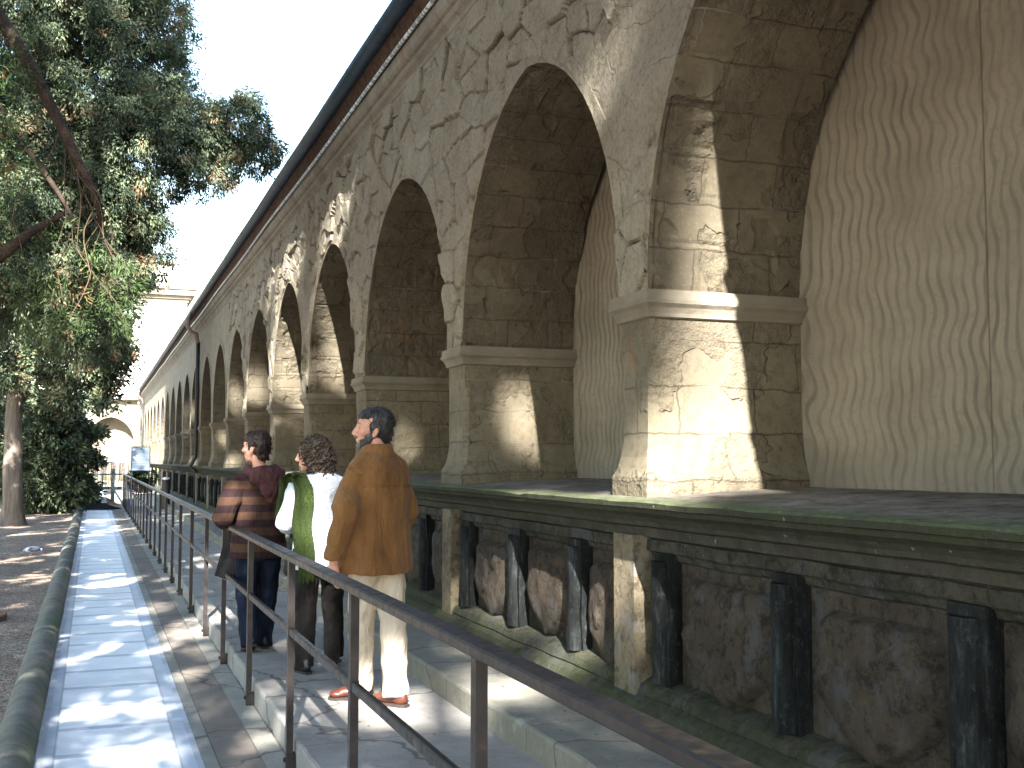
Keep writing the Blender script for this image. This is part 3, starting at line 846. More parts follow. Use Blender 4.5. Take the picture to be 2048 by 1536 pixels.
for y in py:
    b = MB().box(RX - .017, RX + .017, y - .021, y + .021, -.055, .6325)
    b.box(RX - .017, RX + .017, y - .021, y + .021, .6775, 1.022)
    b.box(RX - .0185, RX + .0185, y - .024, y + .024, .6326, .6774)
    po = b.obj('post', M['rail'], rail)
    # bolted foot on the slab face
    f = MB().box(RX - .012, RX + .036, y - .03, y + .03, -.04, .03); f.tube([(RX - .03, y, .0), (RX + .01, y, .0)], .012, 6)
    fo = f.obj('foot_bracket', M['rail'], po); fin(po)
# cross railing at the far end and the grille fence behind it
cr = empty('cross_railing', (0, 40.4, 0), 'low grey-green iron barrier across the path beyond the ramp', 'railing')
M['greenrail'] = simple('grey_green_paint', (.10, .13, .13), .5, .4, .1)
fin(MB().box(-1.6, RX - .035, 40.42, 40.46, 1.0, 1.05).obj('top_rail', M['greenrail'], cr))
fin(MB().box(-1.6, RX - .035, 40.42, 40.46, .50, .60).obj('bottom_rail', M['greenrail'], cr))
for x in (-1.55, -.9, -.3, .3, .62): fin(MB().box(x, x + .04, 40.425, 40.455, .6, 1.0).obj('bar', M['greenrail'], cr))
fin(MB().box(.60, .72, 40.4, 40.5, .0, 1.22).obj('post', M['greenrail'], cr))
fin(MB().tube([(.66, 40.6, .55), (.93, 38.8, .1)], .025, 6).obj('brace', M['greenrail'], cr))
gf = empty('grille_fence', (0, 55, 0), 'tall dark grille of upright bars in front of the far arcade', 'fence')
fin(MB().box(-3, 2.2, 55, 55.05, 1.36, 1.42).obj('top_rail', M['greenrail'], gf))
fin(MB().box(-3, 2.2, 55, 55.05, .15, .2).obj('bottom_rail', M['greenrail'], gf))
x = -3
while x < 2.2:
    big = abs((x * 10) % 8) < 1
    fin(MB().box(x, x + (.06 if big else .025), 55.01, 55.04, 0 if big else .2, 1.36).obj('bar', M['greenrail'], gf)); x += .115
# ramp plate bridging the bed and path
rp = empty('access_ramp', (0, 38.8, 0), 'dark steel access ramp bridging the far end of the marble path', 'ramp')
fin(MB().add([(-2.6, 37.9, .10), (.45, 37.9, .10), (.95, 37.9, -.06), (.95, 40.2, -.06), (.45, 40.2, .26), (-2.6, 40.2, .26), (-2.6, 37.9, -.04), (.45, 37.9, -.04), (.45, 40.2, -.04), (-2.6, 40.2, -.04)],
             [(0, 1, 4, 5), (1, 2, 3, 4), (0, 6, 7, 1), (1, 7, 2), (5, 4, 8, 9), (4, 3, 8)]).obj('deck', M['ramp'], rp))
fin(MB().box(-2.6, .47, 37.84, 37.9, -.06, .14).obj('front_edge', M['ramp'], rp))
fin(MB().box(-2.6, .3, 37.92, 40.1, .27, .275).obj('tread_plate', M['greenrail'], rp))

# ------------------------------------------------------------ notice board
sg = empty('notice_board', (1.14, 30, .1), 'white notice sheet in a blue frame on posts beside the railing', 'sign')
M['blue'] = simple('dark_blue_frame', (.03, .05, .10), .5)
M['sheet'] = simple('pale_blue_paper', (.34, .43, .55), .6, .3, var=.03, bump=0)
M['ink'] = simple('grey_print', (.13, .17, .24), .8, var=.05, bump=0)
fin(MB().box(.915, 1.385, 30, 30.03, 1.24, 1.87).obj('frame', M['blue'], sg))
fin(MB().box(.935, 1.365, 29.993, 29.999, 1.26, 1.85).obj('sheet', M['sheet'], sg))
tx = MB(); rr = random.Random(3)
for i, z in enumerate(np.arange(1.775, 1.29, -.021)):
    if i in (1, 4, 9, 15, 18): continue
    w0, w1 = (.985, 1.315) if i < 3 else (.955, rr.uniform(1.24, 1.345))
    x = w0
    while x < w1:
        l = rr.uniform(.015, .05); tx.box(x, min(x + l, w1), 29.9905, 29.9925, z, z + .009); x += l + .009
tx.tube([(1.15, 29.9925, 1.815), (1.15, 29.990, 1.815)], .022, 10)
fin(tx.obj('printed_lines', M['ink'], sg))
for x in (.925, 1.365): fin(MB().box(x, x + .025, 30.031, 30.055, .1, 1.8).obj('post', M['blue'], sg))

# ------------------------------------------------------------ small things on the walkway
M['black'] = simple('black_plastic', (.012, .012, .014), .35, .5, var=.1)
M['whitecap'] = simple('white_lamp_cap', (.8, .82, .85), .3, .5, var=.02, bump=0)
bo = empty('bollard_lamp', (2.06, 33.5, .1), 'short black bollard with a white cap on the walkway beside the step', 'bollard')
B0 = lambda: MB()
fin(B0().tube([(2.0, 33.5, .1), (2.0, 33.5, .95)], .12, 14).obj('shaft', M['black'], bo, smooth=False))
fin(B0().ell((2.0, 33.5, .975), (.11, .11, .05)).obj('cap', M['whitecap'], bo, smooth=True))
M['paleblock'] = simple('pale_blue_planter', (.55, .62, .72), .8, var=.1)
pl = empty('planter', (1.5, 36, .1), 'pale box planter standing on the far walkway behind the railing', 'planter')
plb = MB().box(1.22, 1.86, 35.7, 36.2, .1, .42); plb.box(1.20, 1.88, 35.68, 36.22, .42, .46)
fin(plb.obj('box', M['paleblock'], pl, bev=.01)); fin(MB().box(1.25, 1.83, 35.74, 36.16, .461, .47).obj('earth', M['soil'], pl))
lp = empty('thin_pole', (-1.9, 20, 0), 'thin dark pole at the left edge beside the soil bed', 'pole')
lp['label'] = 'thin dark pole standing in the soil at the far left edge'
fin(MB().tube([(-1.63, 20.2, -.1), (-1.63, 20.2, 3.2)], .028, 8).obj('shaft', M['black'], lp)); fin(MB().tube([(-1.63, 20.2, -.08), (-1.63, 20.2, .06)], .06, 8).obj('foot', M['black'], lp))
dc = empty('drain_cover', (-1.08, 12.2, -.04), 'round brown drain cover raised slightly from the soil near the kerb', 'drain cover')
M['rust'] = simple('rusty_brown_disc', (.16, .09, .06), .85, var=.3, sc=9, bump=.5)
d_ = MB(); d_.loft([[(-1.08 + r * math.cos(t), 12.2 + r * 1.25 * math.sin(t), z) for t in np.linspace(0, 2 * math.pi, 33)[:-1]] for r, z in ((.31, -.07), (.315, .0), (.30, .012), (.29, .012), (.285, .006), (.1, .01))])
fin(d_.obj('disc', M['rust'], dc)); fin(MB().tube([(-1.03, 12.15, .012), (-1.03, 12.15, .03), (-.98, 12.18, .03), (-.98, 12.18, .012)], .007, 6).obj('handle', M['rust'], dc))
# pigeon
M['pigeon'] = simple('slate_blue_feathers', (.17, .22, .33), .8, var=.2, sc=30, coord='obj', bump=.1)
M['pigeond'] = simple('dark_feathers', (.045, .05, .07), .8, var=.2, coord='obj')
pg = empty('pigeon', (-.93, 20.0, -.045), 'blue-grey pigeon pecking in the soil bed beside the kerb', 'bird', rz=R(200))
def rm(objs, voxel, it=3, name='body', mat=None, parent=None, disp=None):
    """fuse closed shells into one continuous surface"""
    tmp = objs.obj('tmp', None)
    m1 = tmp.modifiers.new('r', 'REMESH'); m1.mode = 'VOXEL'; m1.voxel_size = voxel; m1.use_smooth_shade = True
    m2 = tmp.modifiers.new('s', 'SMOOTH'); m2.factor = .5; m2.iterations = it
    dg = bpy.context.evaluated_depsgraph_get()
    me = bpy.data.meshes.new_from_object(tmp.evaluated_get(dg))
    md = tmp.data; bpy.data.objects.remove(tmp); bpy.data.meshes.remove(md)
    me.name = name; me.materials.clear()
    if mat: me.materials.append(mat)
    if disp:
        nrm = [v.normal.copy() for v in me.vertices]
        for v, n_ in zip(me.vertices, nrm): v.co += n_ * disp(v.co, n_)
    me.polygons.foreach_set('use_smooth', [True] * len(me.polygons))
    o = bpy.data.objects.new(name, me); COL.objects.link(o)
    if parent: o.parent = parent
    return o
b = MB(); b.ell((0, 0, .10), (.095, .055, .052), Matrix.Rotation(R(12), 3, 'Y')); b.ell((.09, 0, .085), (.03, .03, .03)); b.tube([(.04, 0, .10), (.095, 0, .085)], [.045, .022]); b.tube([(.11, 0, .08), (.14, 0, .065)], [.008, .003], 6)
b.tube([(-.06, 0, .10), (-.19, 0, .085)], [.035, .02], 8, flat=.4)
rm(b, .008, 2, 'body', M['pigeon'], pg)
for s_ in (-1, 1):
    b = MB(); b.ell((-.04, .045 * s_, .11), (.10, .014, .038), Matrix.Rotation(R(8), 3, 'Y')); b.obj('wing', M['pigeond'], pg, smooth=True)
    MB().tube([(.0, .02 * s_, .07), (.005, .022 * s_, .01), (.03, .024 * s_, .006)], .005, 5).obj('leg', M['rust'], pg)

# ------------------------------------------------------------ people
def skinmat():
    a = NT('skin', .5, .35)
    a.b.inputs['Subsurface Weight'].default_value = .1
    a.b.inputs['Subsurface Radius'].default_value = (.02, .008, .004)
    p = a.obj()
    return a.out(a.ramp(a.noise(p, 14, 4), [(.3, (.50, .24, .17)), (.7, (.62, .34, .25))]))
M['skin'] = skinmat()
def mk_suede():
    a = NT('tan_suede', .95, .1)
    p = a.obj()
    c = a.ramp(a.noise(a.scale(p, (1, 1, .6)), 5, 5, .65), [(.3, (.12, .056, .021)), (.55, (.19, .092, .034)), (.75, (.25, .13, .052))])
    a.b.inputs['Sheen Weight'].default_value = .08
    nb = a.bump(a.noise(a.scale(p, (1.6, 1.6, .55)), 5, 5, .6, .4), .9, .05)
    return a.out(c, a.bump(a.noise(p, 160, 3), .3, .002, nb))
M['suede'] = mk_suede()
def cloth(name, c0, c1, sc=6, b=.9, d=.05, st=(1.4, 1.4, .6)):
    a = NT(name, .9, .15); p = a.obj()
    c = a.ramp(a.noise(a.scale(p, st), sc, 5, .6), [(.35, c0), (.68, c1)])
    nb = a.bump(a.noise(a.scale(p, st), sc * 1.2, 4, .55, .6), b, d)
    return a.out(c, a.bump(a.noise(p, 300, 2), .2, .001, nb))
M['khaki'] = cloth('pale_khaki', (.44, .37, .29), (.55, .47, .38))
M['blackcloth'] = cloth('black_twill', (.012, .011, .011), (.028, .024, .023))
M['shirt'] = cloth('white_shirt', (.50, .54, .60), (.60, .64, .70), 6, 1.0, .06, (1, 1, 1.3))
def mk_denim():
    a = NT('blue_denim', .9, .15); p = a.obj()
    f = a.math('ADD', a.math('MULTIPLY', a.noise(a.scale(p, (1.3, 1.3, .5)), 6, 4), .9), 0)
    c = a.ramp(f, [(.3, (.004, .006, .014)), (.5, (.009, .014, .030)), (.65, (.03, .042, .075))])
    return a.out(c, a.bump(a.noise(a.scale(p, (1.4, 1.4, .8)), 9, 4, .6, .5), .7, .025))
M['denim'] = mk_denim()
def mk_stripe():
    a = NT('brown_striped_knit', .95, .1); p = a.obj(); o = a.sep(p)
    z = a.math('ADD', o[2], a.math('MULTIPLY', a.noise(p, 3, 2), .03))
    f = a.math('FRACT', a.math('DIVIDE', a.math('SUBTRACT', z, .655), .118))
    st = a.ramp(f, [(0, 0), (.46, 0), (.5, 1), (.96, 1), (1, 0)])
    tan = a.ramp(a.noise(p, 5, 4), [(.3, (.050, .028, .019)), (.7, (.085, .046, .029))])
    brn = a.ramp(a.noise(p, 5, 4), [(.3, (.022, .013, .014)), (.7, (.038, .021, .022))])
    c = a.mix(st, tan, brn)
    c = a.mix(a.ramp(o[2], [(.0, 0), (.999, 0)]), c, c)
    return a.out(c, a.bump(a.noise(a.scale(p, (1.3, 1.3, .7)), 8, 4, .6, .6), .7, .03))
M['stripe'] = mk_stripe()
M['maroon'] = cloth('maroon_hood_cloth', (.055, .024, .026), (.10, .042, .042), 7)
def mk_hair(name, c0, c1, c2, sc=40, st=(1, 1, .3)):
    a = NT(name, .55, .4); p = a.obj()
    c = a.ramp(a.noise(a.scale(p, st), sc, 5, .7), [(.3, c0), (.55, c1), (.75, c2)])
    return a.out(c, a.bump(a.noise(a.scale(p, st), sc * 1.5, 4, .7), .8, .008))
M['manhair'] = mk_hair('dark_hair_greying', (.008, .008, .010), (.025, .024, .026), (.16, .155, .15))
M['grey'] = mk_hair('grizzled_beard', (.02, .017, .015), (.055, .05, .047), (.22, .21, .20), 55)
M['whitebeard'] = mk_hair('white_chin_beard', (.07, .065, .06), (.20, .19, .18), (.40, .38, .36), 55)
M['boyhair'] = mk_hair('dark_brown_hair', (.012, .007, .006), (.03, .016, .012), (.08, .035, .025), 30)
M['curl'] = mk_hair('brown_curls', (.02, .014, .011), (.065, .046, .034), (.20, .155, .12), 20, (1, 1, 1))
M['leather'] = simple('russet_shoe_leather', (.065, .018, .010), .35, .5, var=.25, coord='obj')
M['sole'] = simple('dark_rubber_sole', (.03, .022, .018), .8, coord='obj')
M['blackshoe'] = simple('black_shoe_leather', (.02, .018, .018), .4, .5, coord='obj')
M['lens'] = simple('dark_sunglass_lens', (.006, .006, .008), .12, .6, var=0, bump=0)
M['eye'] = simple('dark_eye', (.02, .015, .012), .2, .5, var=0, bump=0)
def mk_scarf():
    a = NT('green_paisley_scarf', .85, .2); p = a.obj(); o = a.sep(p)
    q = a.comb(a.math('MULTIPLY', o[0], 1.0), 0.0, a.math('MULTIPLY', o[2], .62))
    q = a.vmath('ADD', q, a.scale(a.noise(q, 9, 3, .6, 0, True), .14))
    v = a.vor(q, 13, 'F1', 0); v2 = a.vor(q, 34, 'F1', 0)
    ringy = a.math('SINE', a.math('MULTIPLY', v, 42.0))
    pat = a.ramp(ringy, [(.25, 0), (.45, 1)])
    dots = a.ramp(v2, [(.26, 1), (.36, 0)])
    pat = a.math('MAXIMUM', a.math('MULTIPLY', pat, .92), a.math('MULTIPLY', dots, a.ramp(v, [(.3, 1), (.55, 0)])))
    green = a.ramp(a.noise(p, 4, 3), [(.3, (.018, .032, .008)), (.6, (.038, .062, .012)), (.75, (.075, .11, .022))])
    c = a.mix(pat, green, (.022, .030, .010))
    ed = a.ramp(a.math('ABSOLUTE', a.math('SUBTRACT', o[0], a.math('ADD', -.108, 0.0))), [(.055, 0), (.062, 0)])
    return a.out(c, a.bump(a.noise(a.scale(p, (2.5, 2.5, .5)), 9, 4), .5, .02))
M['scarf'] = mk_scarf()

def fold(amp, sx, sz, seed, f2=0):
    def d(co, n):
        v = mnoise.noise(Vector((co.x * sx + seed, co.y * sx, co.z * sz)))
        w = mnoise.noise(Vector((co.x * sx * 2.3, co.y * sx * 2.3 + seed, co.z * sz * 2.1)))
        return amp * (abs(v) * -1.4 + .35 + .5 * w)
    return d
def rings(b, secs, n=20, e=2.2):
    """secs: z, cx, cy, rx, ry"""
    rs = []
    for z, cx, cy, rx, ry in secs:
        r = []
        for j in range(n):
            t = 2 * math.pi * j / n; c, s = math.cos(t), math.sin(t)
            r.append((cx + rx * math.copysign(abs(c) ** (2 / e), c), cy + ry * math.copysign(abs(s) ** (2 / e), s), z))
        rs.append(r)
    b.loft(rs); return b
def fingers(b, wr, dirv, side, curl=.5, s=1.0):
    """a hand as palm, four unequal curled fingers and a thumb; wr wrist, dirv pointing along the hand, side = towards the thumb"""
    wr = Vector(wr); d = Vector(dirv).normalized(); sd = Vector(side); sd = (sd - d * sd.dot(d)).normalized(); nn = d.cross(sd)
    b.tube([wr - d * .03, wr + d * .02, wr + d * .055, wr + d * .085], [.026 * s, .030 * s, .034 * s, .032 * s], 10, flat=.62)
    for i, l in enumerate((.068, .078, .073, .058)):
        o = wr + d * .08 + sd * (.027 - .018 * i)
        p1 = o + d * l * .45 * s; c = curl * (1 + .12 * i)
        p2 = p1 + (d * math.cos(c) + nn * math.sin(c)) * l * .33 * s
        p3 = p2 + (d * math.cos(2 * c) + nn * math.sin(2 * c)) * l * .25 * s
        b.tube([o - d * .02, o, p1, p2, p3], [.0085, .009, .0085, .008, .006], 7)
    o = wr + d * .025 + sd * .026
    b.tube([o - sd * .012, o + sd * .014 + d * .02, o + sd * .024 + d * .045 + nn * .012, o + sd * .022 + d * .065 + nn * .02], [.013, .012, .010, .008], 7)
    return b
def head(b, c, yaw, s=1.0, pitch=0, female=0):
    """skull, face, jaw, nose, lips, ears, sunken eyes; faces +y turned by yaw"""
    c = Vector(c); Q = Matrix.Rotation(yaw, 3, 'Z') @ Matrix.Rotation(pitch, 3, 'X')
    P = lambda x, y, z: c + Q @ (Vector((x, y, z)) * s)
    E_ = lambda x, y, z, a, b_, c_: b.ell(P(x, y, z), (a * s, b_ * s, c_ * s), Q, 18, 12)
    E_(0, -.018, .038, .075, .097, .085); E_(0, .022, .02, .066, .075, .078); E_(0, .030, -.035, .058, .060, .062)
    E_(0, .036, -.078, .044, .046, .036); E_(0, .058, -.098, .022, .024, .018)          # jaw, chin
    E_(0, .078, .028, .052, .020, .014)                                                # brow
    b.tube([P(0, .088, .018), P(0, .103, -.006), P(0, .112, -.028), P(0, .100, -.038)], [.010 * s, .011 * s, .0145 * s, .012 * s], 8)
    E_(.012, .098, -.034, .010, .011, .008); E_(-.012, .098, -.034, .010, .011, .008)
    E_(0, .086, -.060, .021, .013, .006); E_(0, .084, -.071, .018, .012, .007)           # lips
    for q in (-1, 1):
        E_(.043 * q, .058, -.022, .022, .024, .020)                                     # cheek
        b.ell(P(.074 * q, -.012, -.012), (.011 * s, .020 * s, .032 * s), Q @ Matrix.Rotation(R(12), 3, 'X') @ Matrix.Rotation(R(14) * q, 3, 'Z'), 12, 8)
        E_(.072 * q, -.004, -.036, .009, .011, .012)
    return P, Q
def eyes(P, Q, s, parent):
    for q in (-1, 1):
        b = MB(); b.ell(P(.030 * q, .076, .006), (.012 * s, .008 * s, .006 * s), Q, 10, 6); o = b.obj('eye', M['eye'], parent, smooth=True)
        b = MB(); b.tube([P(.014 * q, .093, .026), P(.03 * q, .092, .033), P(.05 * q, .078, .028)], [.004, .005, .003], 6, flat=.7); b.obj('eyebrow', M['boyhair'], parent, smooth=True)
def shoe(p, yaw, m, parent, L=.29, pitch=0):
    Q = Matrix.Translation(p) @ Matrix.Rotation(yaw, 4, 'Z') @ Matrix.Rotation(pitch, 4, 'X')
    k = L / .29
    def T(o):
        o.matrix_local = Q; return o
    b = MB(); b.ell((0, -.03, .05), (.036, .055, .048)); b.ell((0, .06 * k, .045), (.044, .09 * k, .036)); b.ell((0, .13 * k, .035), (.043, .055, .026)); b.tube([(0, -.035, .05), (0, -.03, .10)], [.038, .042])
    so = T(rm(b, .008, 3, 'shoe', m, parent))
    b = MB(); out = []
    for y, w in ((-.088, .022), (-.06, .036), (0, .037), (.05 * k, .045), (.10 * k, .049), (.15 * k, .042), (.185 * k, .02)):
        out.append((y, w))
    top = [(w, y) for y, w in out] + [(-w, y) for y, w in reversed(out)]
    b.loft([[(x, y, z) for x, y in top] for z in (0.0, .018)])
    o = b.obj('sole', M['sole'], so)
    return so

def localise(root):
    return root

def tufts(hair, n, L, P, Q, seed, r=.0022, curl=0.0):
    """short locks lying over the hair, combed back and down"""
    b = MB(); rr = random.Random(seed); vs_ = list(hair.data.vertices); back = Q @ Vector((0, -1, -.45))
    for i in range(n):
        v = rr.choice(vs_); nn = v.normal
        d = back - nn * back.dot(nn) + Vector((rr.uniform(-.4, .4), rr.uniform(-.4, .4), rr.uniform(-.4, .2)))
        d = d.normalized() if d.length > .1 else Vector((0, 0, -1)); l = L * rr.uniform(.6, 1.3)
        sd = d.cross(nn).normalized() * curl * l
        b.tube([v.co - nn * .001, v.co + d * l * .4 + nn * .004 + sd, v.co + d * l + nn * .001], [r, r * 1.2, r * .4], 4, flat=.6)
    return b.obj('locks', hair.data.materials[0], hair, smooth=True)
# ---- man in suede jacket
man = empty('person', (1.60, 6.50, .10), 'bearded man in a tan suede jacket and pale trousers looking left, last of the three walkers', 'person')
man['label'] = 'bearded man with greying hair, tan suede jacket and pale trousers, looking left'
tY = R(32)                                       # body turned to the left
def rz_(p, a, o=(0, 0)):
    x, y = p[0] - o[0], p[1] - o[1]
    return (o[0] + x * math.cos(a) - y * math.sin(a), o[1] + x * math.sin(a) + y * math.cos(a), p[2])
def rot_mb(b, a):
    b.v = [rz_(v, a) for v in b.v]; return b
LA, RA = Vector((-.045, .17, .09)), Vector((.10, -.10, .09))       # ankles
hipL, hipR = Vector(rz_((-.09, 0, .88), tY)), Vector(rz_((.09, 0, .88), tY))
kneeL, kneeR = Vector((-.055, .12, .48)), Vector((.10, -.03, .49))
b = MB(); P, Q = head(b, (-.02, .02, 1.625), R(78), 1.03, R(4))
b.tube([(.0, .0, 1.40), (-.005, .005, 1.50), (-.015, .012, 1.57)], [.062, .058, .056], 12)
t_ = MB(); rings(t_, [(.80, 0, 0, .14, .10), (.95, 0, 0, .15, .10), (1.1, 0, 0, .14, .09), (1.3, 0, 0, .16, .10), (1.42, 0, 0, .15, .08), (1.47, 0, 0, .07, .06)]); rot_mb(t_, tY); b.add(t_.v, t_.f)
b.tube([hipL, kneeL, LA], [.075, .05, .036]); b.tube([hipR, kneeR, RA], [.075, .05, .036])
b.tube([LA, LA + Vector((-.10, .02, -.055))], [.035, .025]); b.tube([RA, RA + Vector((-.07, .08, -.055))], [.035, .025])
shL, shR = Vector(rz_((-.178, 0, 1.365), tY)), Vector(rz_((.178, 0, 1.365), tY))
elL, elR = Vector(rz_((-.295, -.035, 1.10), tY)), Vector(rz_((.235, -.03, 1.12), tY))
wrL, wrR = Vector(rz_((-.30, .05, .845), tY)), Vector(rz_((.225, .10, .87), tY))
for s_, e_, w_ in ((shL, elL, wrL), (shR, elR, wrR)): b.tube([s_, e_, w_], [.05, .038, .026], 10)
fingers(b, wrL, (.05, .03, -1), (0, 1, 0), .45); fingers(b, wrR, (-.02, .1, -1), (-.3, 1, 0), .45)
rm(b, .0065, 2, 'body', M['skin'], man)
eyes(P, Q, 1.03, man)
# hair, beard
b = MB()
for x, y, z, a_, b_, c_ in ((0, -.032, .052, .080, .092, .084), (0, .020, .078, .066, .070, .050), (0, -.055, .0, .072, .062, .072), (.05, -.02, .02, .034, .055, .05), (-.05, -.02, .02, .034, .055, .05), (0, -.062, -.04, .05, .045, .045)):
    b.ell(P(x, y, z), (a_ * 1.03, b_ * 1.03, c_ * 1.03), Q, 18, 12)
mh = rm(b, .006, 2, 'hair', M['manhair'], man, lambda c, n: .004 * mnoise.noise(Vector((c.x * 45, c.y * 45, c.z * 18))))
tufts(mh, 420, .022, P, Q, 2)
b = MB()
for q in (-1, 1):
    b.ell(P(.064 * q, .006, -.012), (.010, .013, .030), Q); b.ell(P(.053 * q, .022, -.052), (.012, .034, .034), Q, 14, 9); b.ell(P(.038 * q, .048, -.080), (.020, .032, .027), Q, 14, 9); b.ell(P(.058 * q, .004, -.028), (.010, .014, .030), Q, 14, 9)
b.ell(P(0, .045, -.102), (.040, .040, .020), Q, 14, 9)
bd_ = rm(b, .006, 2, 'beard', M['grey'], man, lambda c, n: .003 * mnoise.noise(c * 60)); tufts(bd_, 220, .010, P, Q, 3, .0016)
b = MB(); b.ell(P(0, .072, -.098), (.026, .024, .024), Q, 14, 9); b.ell(P(0, .098, -.050), (.030, .012, .008), Q)
rm(b, .006, 1, 'goatee', M['whitebeard'], man, lambda c, n: .003 * mnoise.noise(c * 60))
# jacket
b = MB(); t_ = MB()
rings(t_, [(.775, 0, 0, .245, .165), (.80, 0, 0, .247, .168), (.95, 0, 0, .232, .160), (1.10, 0, 0, .222, .150), (1.25, 0, -.005, .228, .150), (1.36, 0, -.01, .222, .140), (1.43, 0, -.01, .185, .118), (1.48, 0, -.005, .12, .09), (1.50, 0, 0, .085, .08)], 28, 2.5)
t_.tube([(-.178, -.01, 1.355), (-.1, -.01, 1.42), (0, -.01, 1.45), (.1, -.01, 1.42), (.178, -.01, 1.355)], [.075, .07, .066, .07, .075], 14)
rot_mb(t_, tY); b.add(t_.v, t_.f)
cuffL = wrL + Vector((0, 0, .03)); cuffR = wrR + Vector((0, 0, .03))
b.tube([shL + Vector((.015, 0, .0)), shL + Vector((-.03, 0, -.12)), elL + Vector((0, 0, .06)), elL, elL * .55 + cuffL * .45, cuffL], [.074, .086, .080, .076, .070, .060], 14)
b.tube([shR + Vector((-.015, 0, .0)), shR + Vector((.015, 0, -.12)), elR, elR * .5 + cuffR * .5, cuffR], [.074, .084, .075, .068, .060], 14)
def jf(co, n):
    l = rz_(co, -tY)
    seam = 0
    if l[1] < 0 and abs(l[0]) < .2:
        seam -= .009 * math.exp(-((l[2] - 1.285) / .007) ** 2)                         # yoke seam
    seam -= .010 * math.exp(-((abs(l[0]) - .205) / .010) ** 2) * (1 if .95 < l[2] < 1.36 else 0)
    vert = mnoise.noise(Vector((l[0] * 11, l[1] * 9, l[2] * 1.6)))
    dg = mnoise.noise(Vector((l[0] * 7 + l[2] * 6, l[1] * 6, l[2] * 7)))
    return seam + .015 * vert + .012 * dg + .006 * (abs(mnoise.noise(Vector((l[0] * 5 + l[2] * 9, l[1] * 6, l[2] * 12 - l[0] * 8)))) - .2) * (1 if abs(l[0]) > .2 else .4)
jk = rm(b, .0068, 4, 'jacket', M['suede'], man, jf)
b = MB(); rr_ = []
for z, r1, o in ((1.475, .088, 0), (1.50, .082, 0), (1.535, .078, 0), (1.54, .090, 0), (1.50, .100, 0), (1.468, .106, 0)):
    rr_.append([(r1 * math.cos(t) * (1.0), r1 * .95 * math.sin(t) - .005 + (0 if math.sin(t) < .4 else .02), z - .03 * max(0, math.sin(t))) for t in np.linspace(0, 2 * math.pi, 27)[:-1]])
b.loft(rr_, cap=False); rot_mb(b, tY); b.obj('collar', M['suede'], jk, smooth=True)
# trousers
b = MB(); t_ = MB(); rings(t_, [(.80, 0, 0, .165, .125), (.90, 0, 0, .185, .135), (1.02, 0, 0, .165, .115)]); rot_mb(t_, tY); b.add(t_.v, t_.f)
def leg(b, h, k, a, r, drop=.035):
    a2 = a - Vector((0, 0, drop)); m1 = h.lerp(k, .5); m2 = k.lerp(a2, .5)
    b.tube([h + Vector((0, 0, .02)), m1, k, m2, a2], [r * 1.12, r * .96, r * .82, r * .78, r * .76], 16)
leg(b, hipL, kneeL, LA, .098); leg(b, hipR, kneeR, RA, .100)
rm(b, .009, 3, 'trousers', M['khaki'], man, fold(.012, 9, 5.5, 3.1))
shoe(Vector((-.055, .175, 0)), R(84), M['leather'], man)
shoe(Vector((.10, -.10, 0)), R(36), M['leather'], man)

# ---- woman
wom = empty('person', (1.475, 7.62, .10), 'woman with curly brown hair, dark glasses, white shirt, green paisley scarf and black trousers', 'person')
wY = R(14)
b = MB(); P, Q = head(b, (-.055, .03, 1.475), R(72), .95, R(-2), 1)
b.tube([(0, 0, 1.28), (-.01, .005, 1.36), (-.04, .02, 1.42)], [.05, .046, .045], 12)
t_ = MB(); rings(t_, [(.76, 0, 0, .135, .10), (.9, 0, 0, .14, .09), (1.05, 0, 0, .12, .085), (1.22, 0, 0, .14, .09), (1.32, 0, 0, .12, .07), (1.36, 0, 0, .05, .05)]); rot_mb(t_, wY); b.add(t_.v, t_.f)
LA, RA = Vector((-.10, -.02, .09)), Vector((.135, .12, .11))
hipL, hipR = Vector(rz_((-.085, 0, .82), wY)), Vector(rz_((.085, 0, .82), wY))
kneeL, kneeR = Vector((-.085, .03, .45)), Vector((.13, .17, .46))
b.tube([hipL, kneeL, LA], [.075, .05, .034]); b.tube([hipR, kneeR, RA], [.075, .05, .034])
b.tube([LA, LA + Vector((-.02, .10, -.055))], [.032, .022]); b.tube([RA, RA + Vector((-.01, .09, -.06))], [.032, .022])
shL, shR = Vector(rz_((-.165, 0, 1.27), wY)), Vector(rz_((.165, 0, 1.27), wY))
elL, elR = Vector(rz_((-.28, -.02, 1.00), wY)), Vector(rz_((.235, -.02, 1.00), wY))
wrL, wrR = Vector(rz_((-.13, .20, .98), wY)), Vector(rz_((.20, .16, .86), wY))
for s_, e_, w_ in ((shL, elL, wrL), (shR, elR, wrR)): b.tube([s_, e_, w_], [.042, .032, .022], 10)
fingers(b, wrL, (.5, .85, -.1), (0, 0, 1), .7, .85); fingers(b, wrR, (-.1, .5, -.8), (-1, 0, 0), .5, .85)
rm(b, .0065, 2, 'body', M['skin'], wom)
eyes(P, Q, .95, wom)
# dark glasses
gl = MB()
for q in (-1, 1): gl.ell(P(.031 * q, .088, .006), (.026, .006, .019), Q @ Matrix.Rotation(R(-14) * q, 3, 'Z'), 14, 8)
go_ = gl.obj('sunglasses', M['lens'], wom, smooth=True)
gf_ = MB()
for q in (-1, 1): gf_.tube([P(.054 * q, .082, .012), P(.072 * q, .05, .012), P(.078 * q, -.01, .008)], [.004] * 3, 6)
gf_.tube([P(-.01, .094, .010), P(.01, .094, .010)], .003, 6); gf_.obj('frame', M['black'], go_, smooth=True)
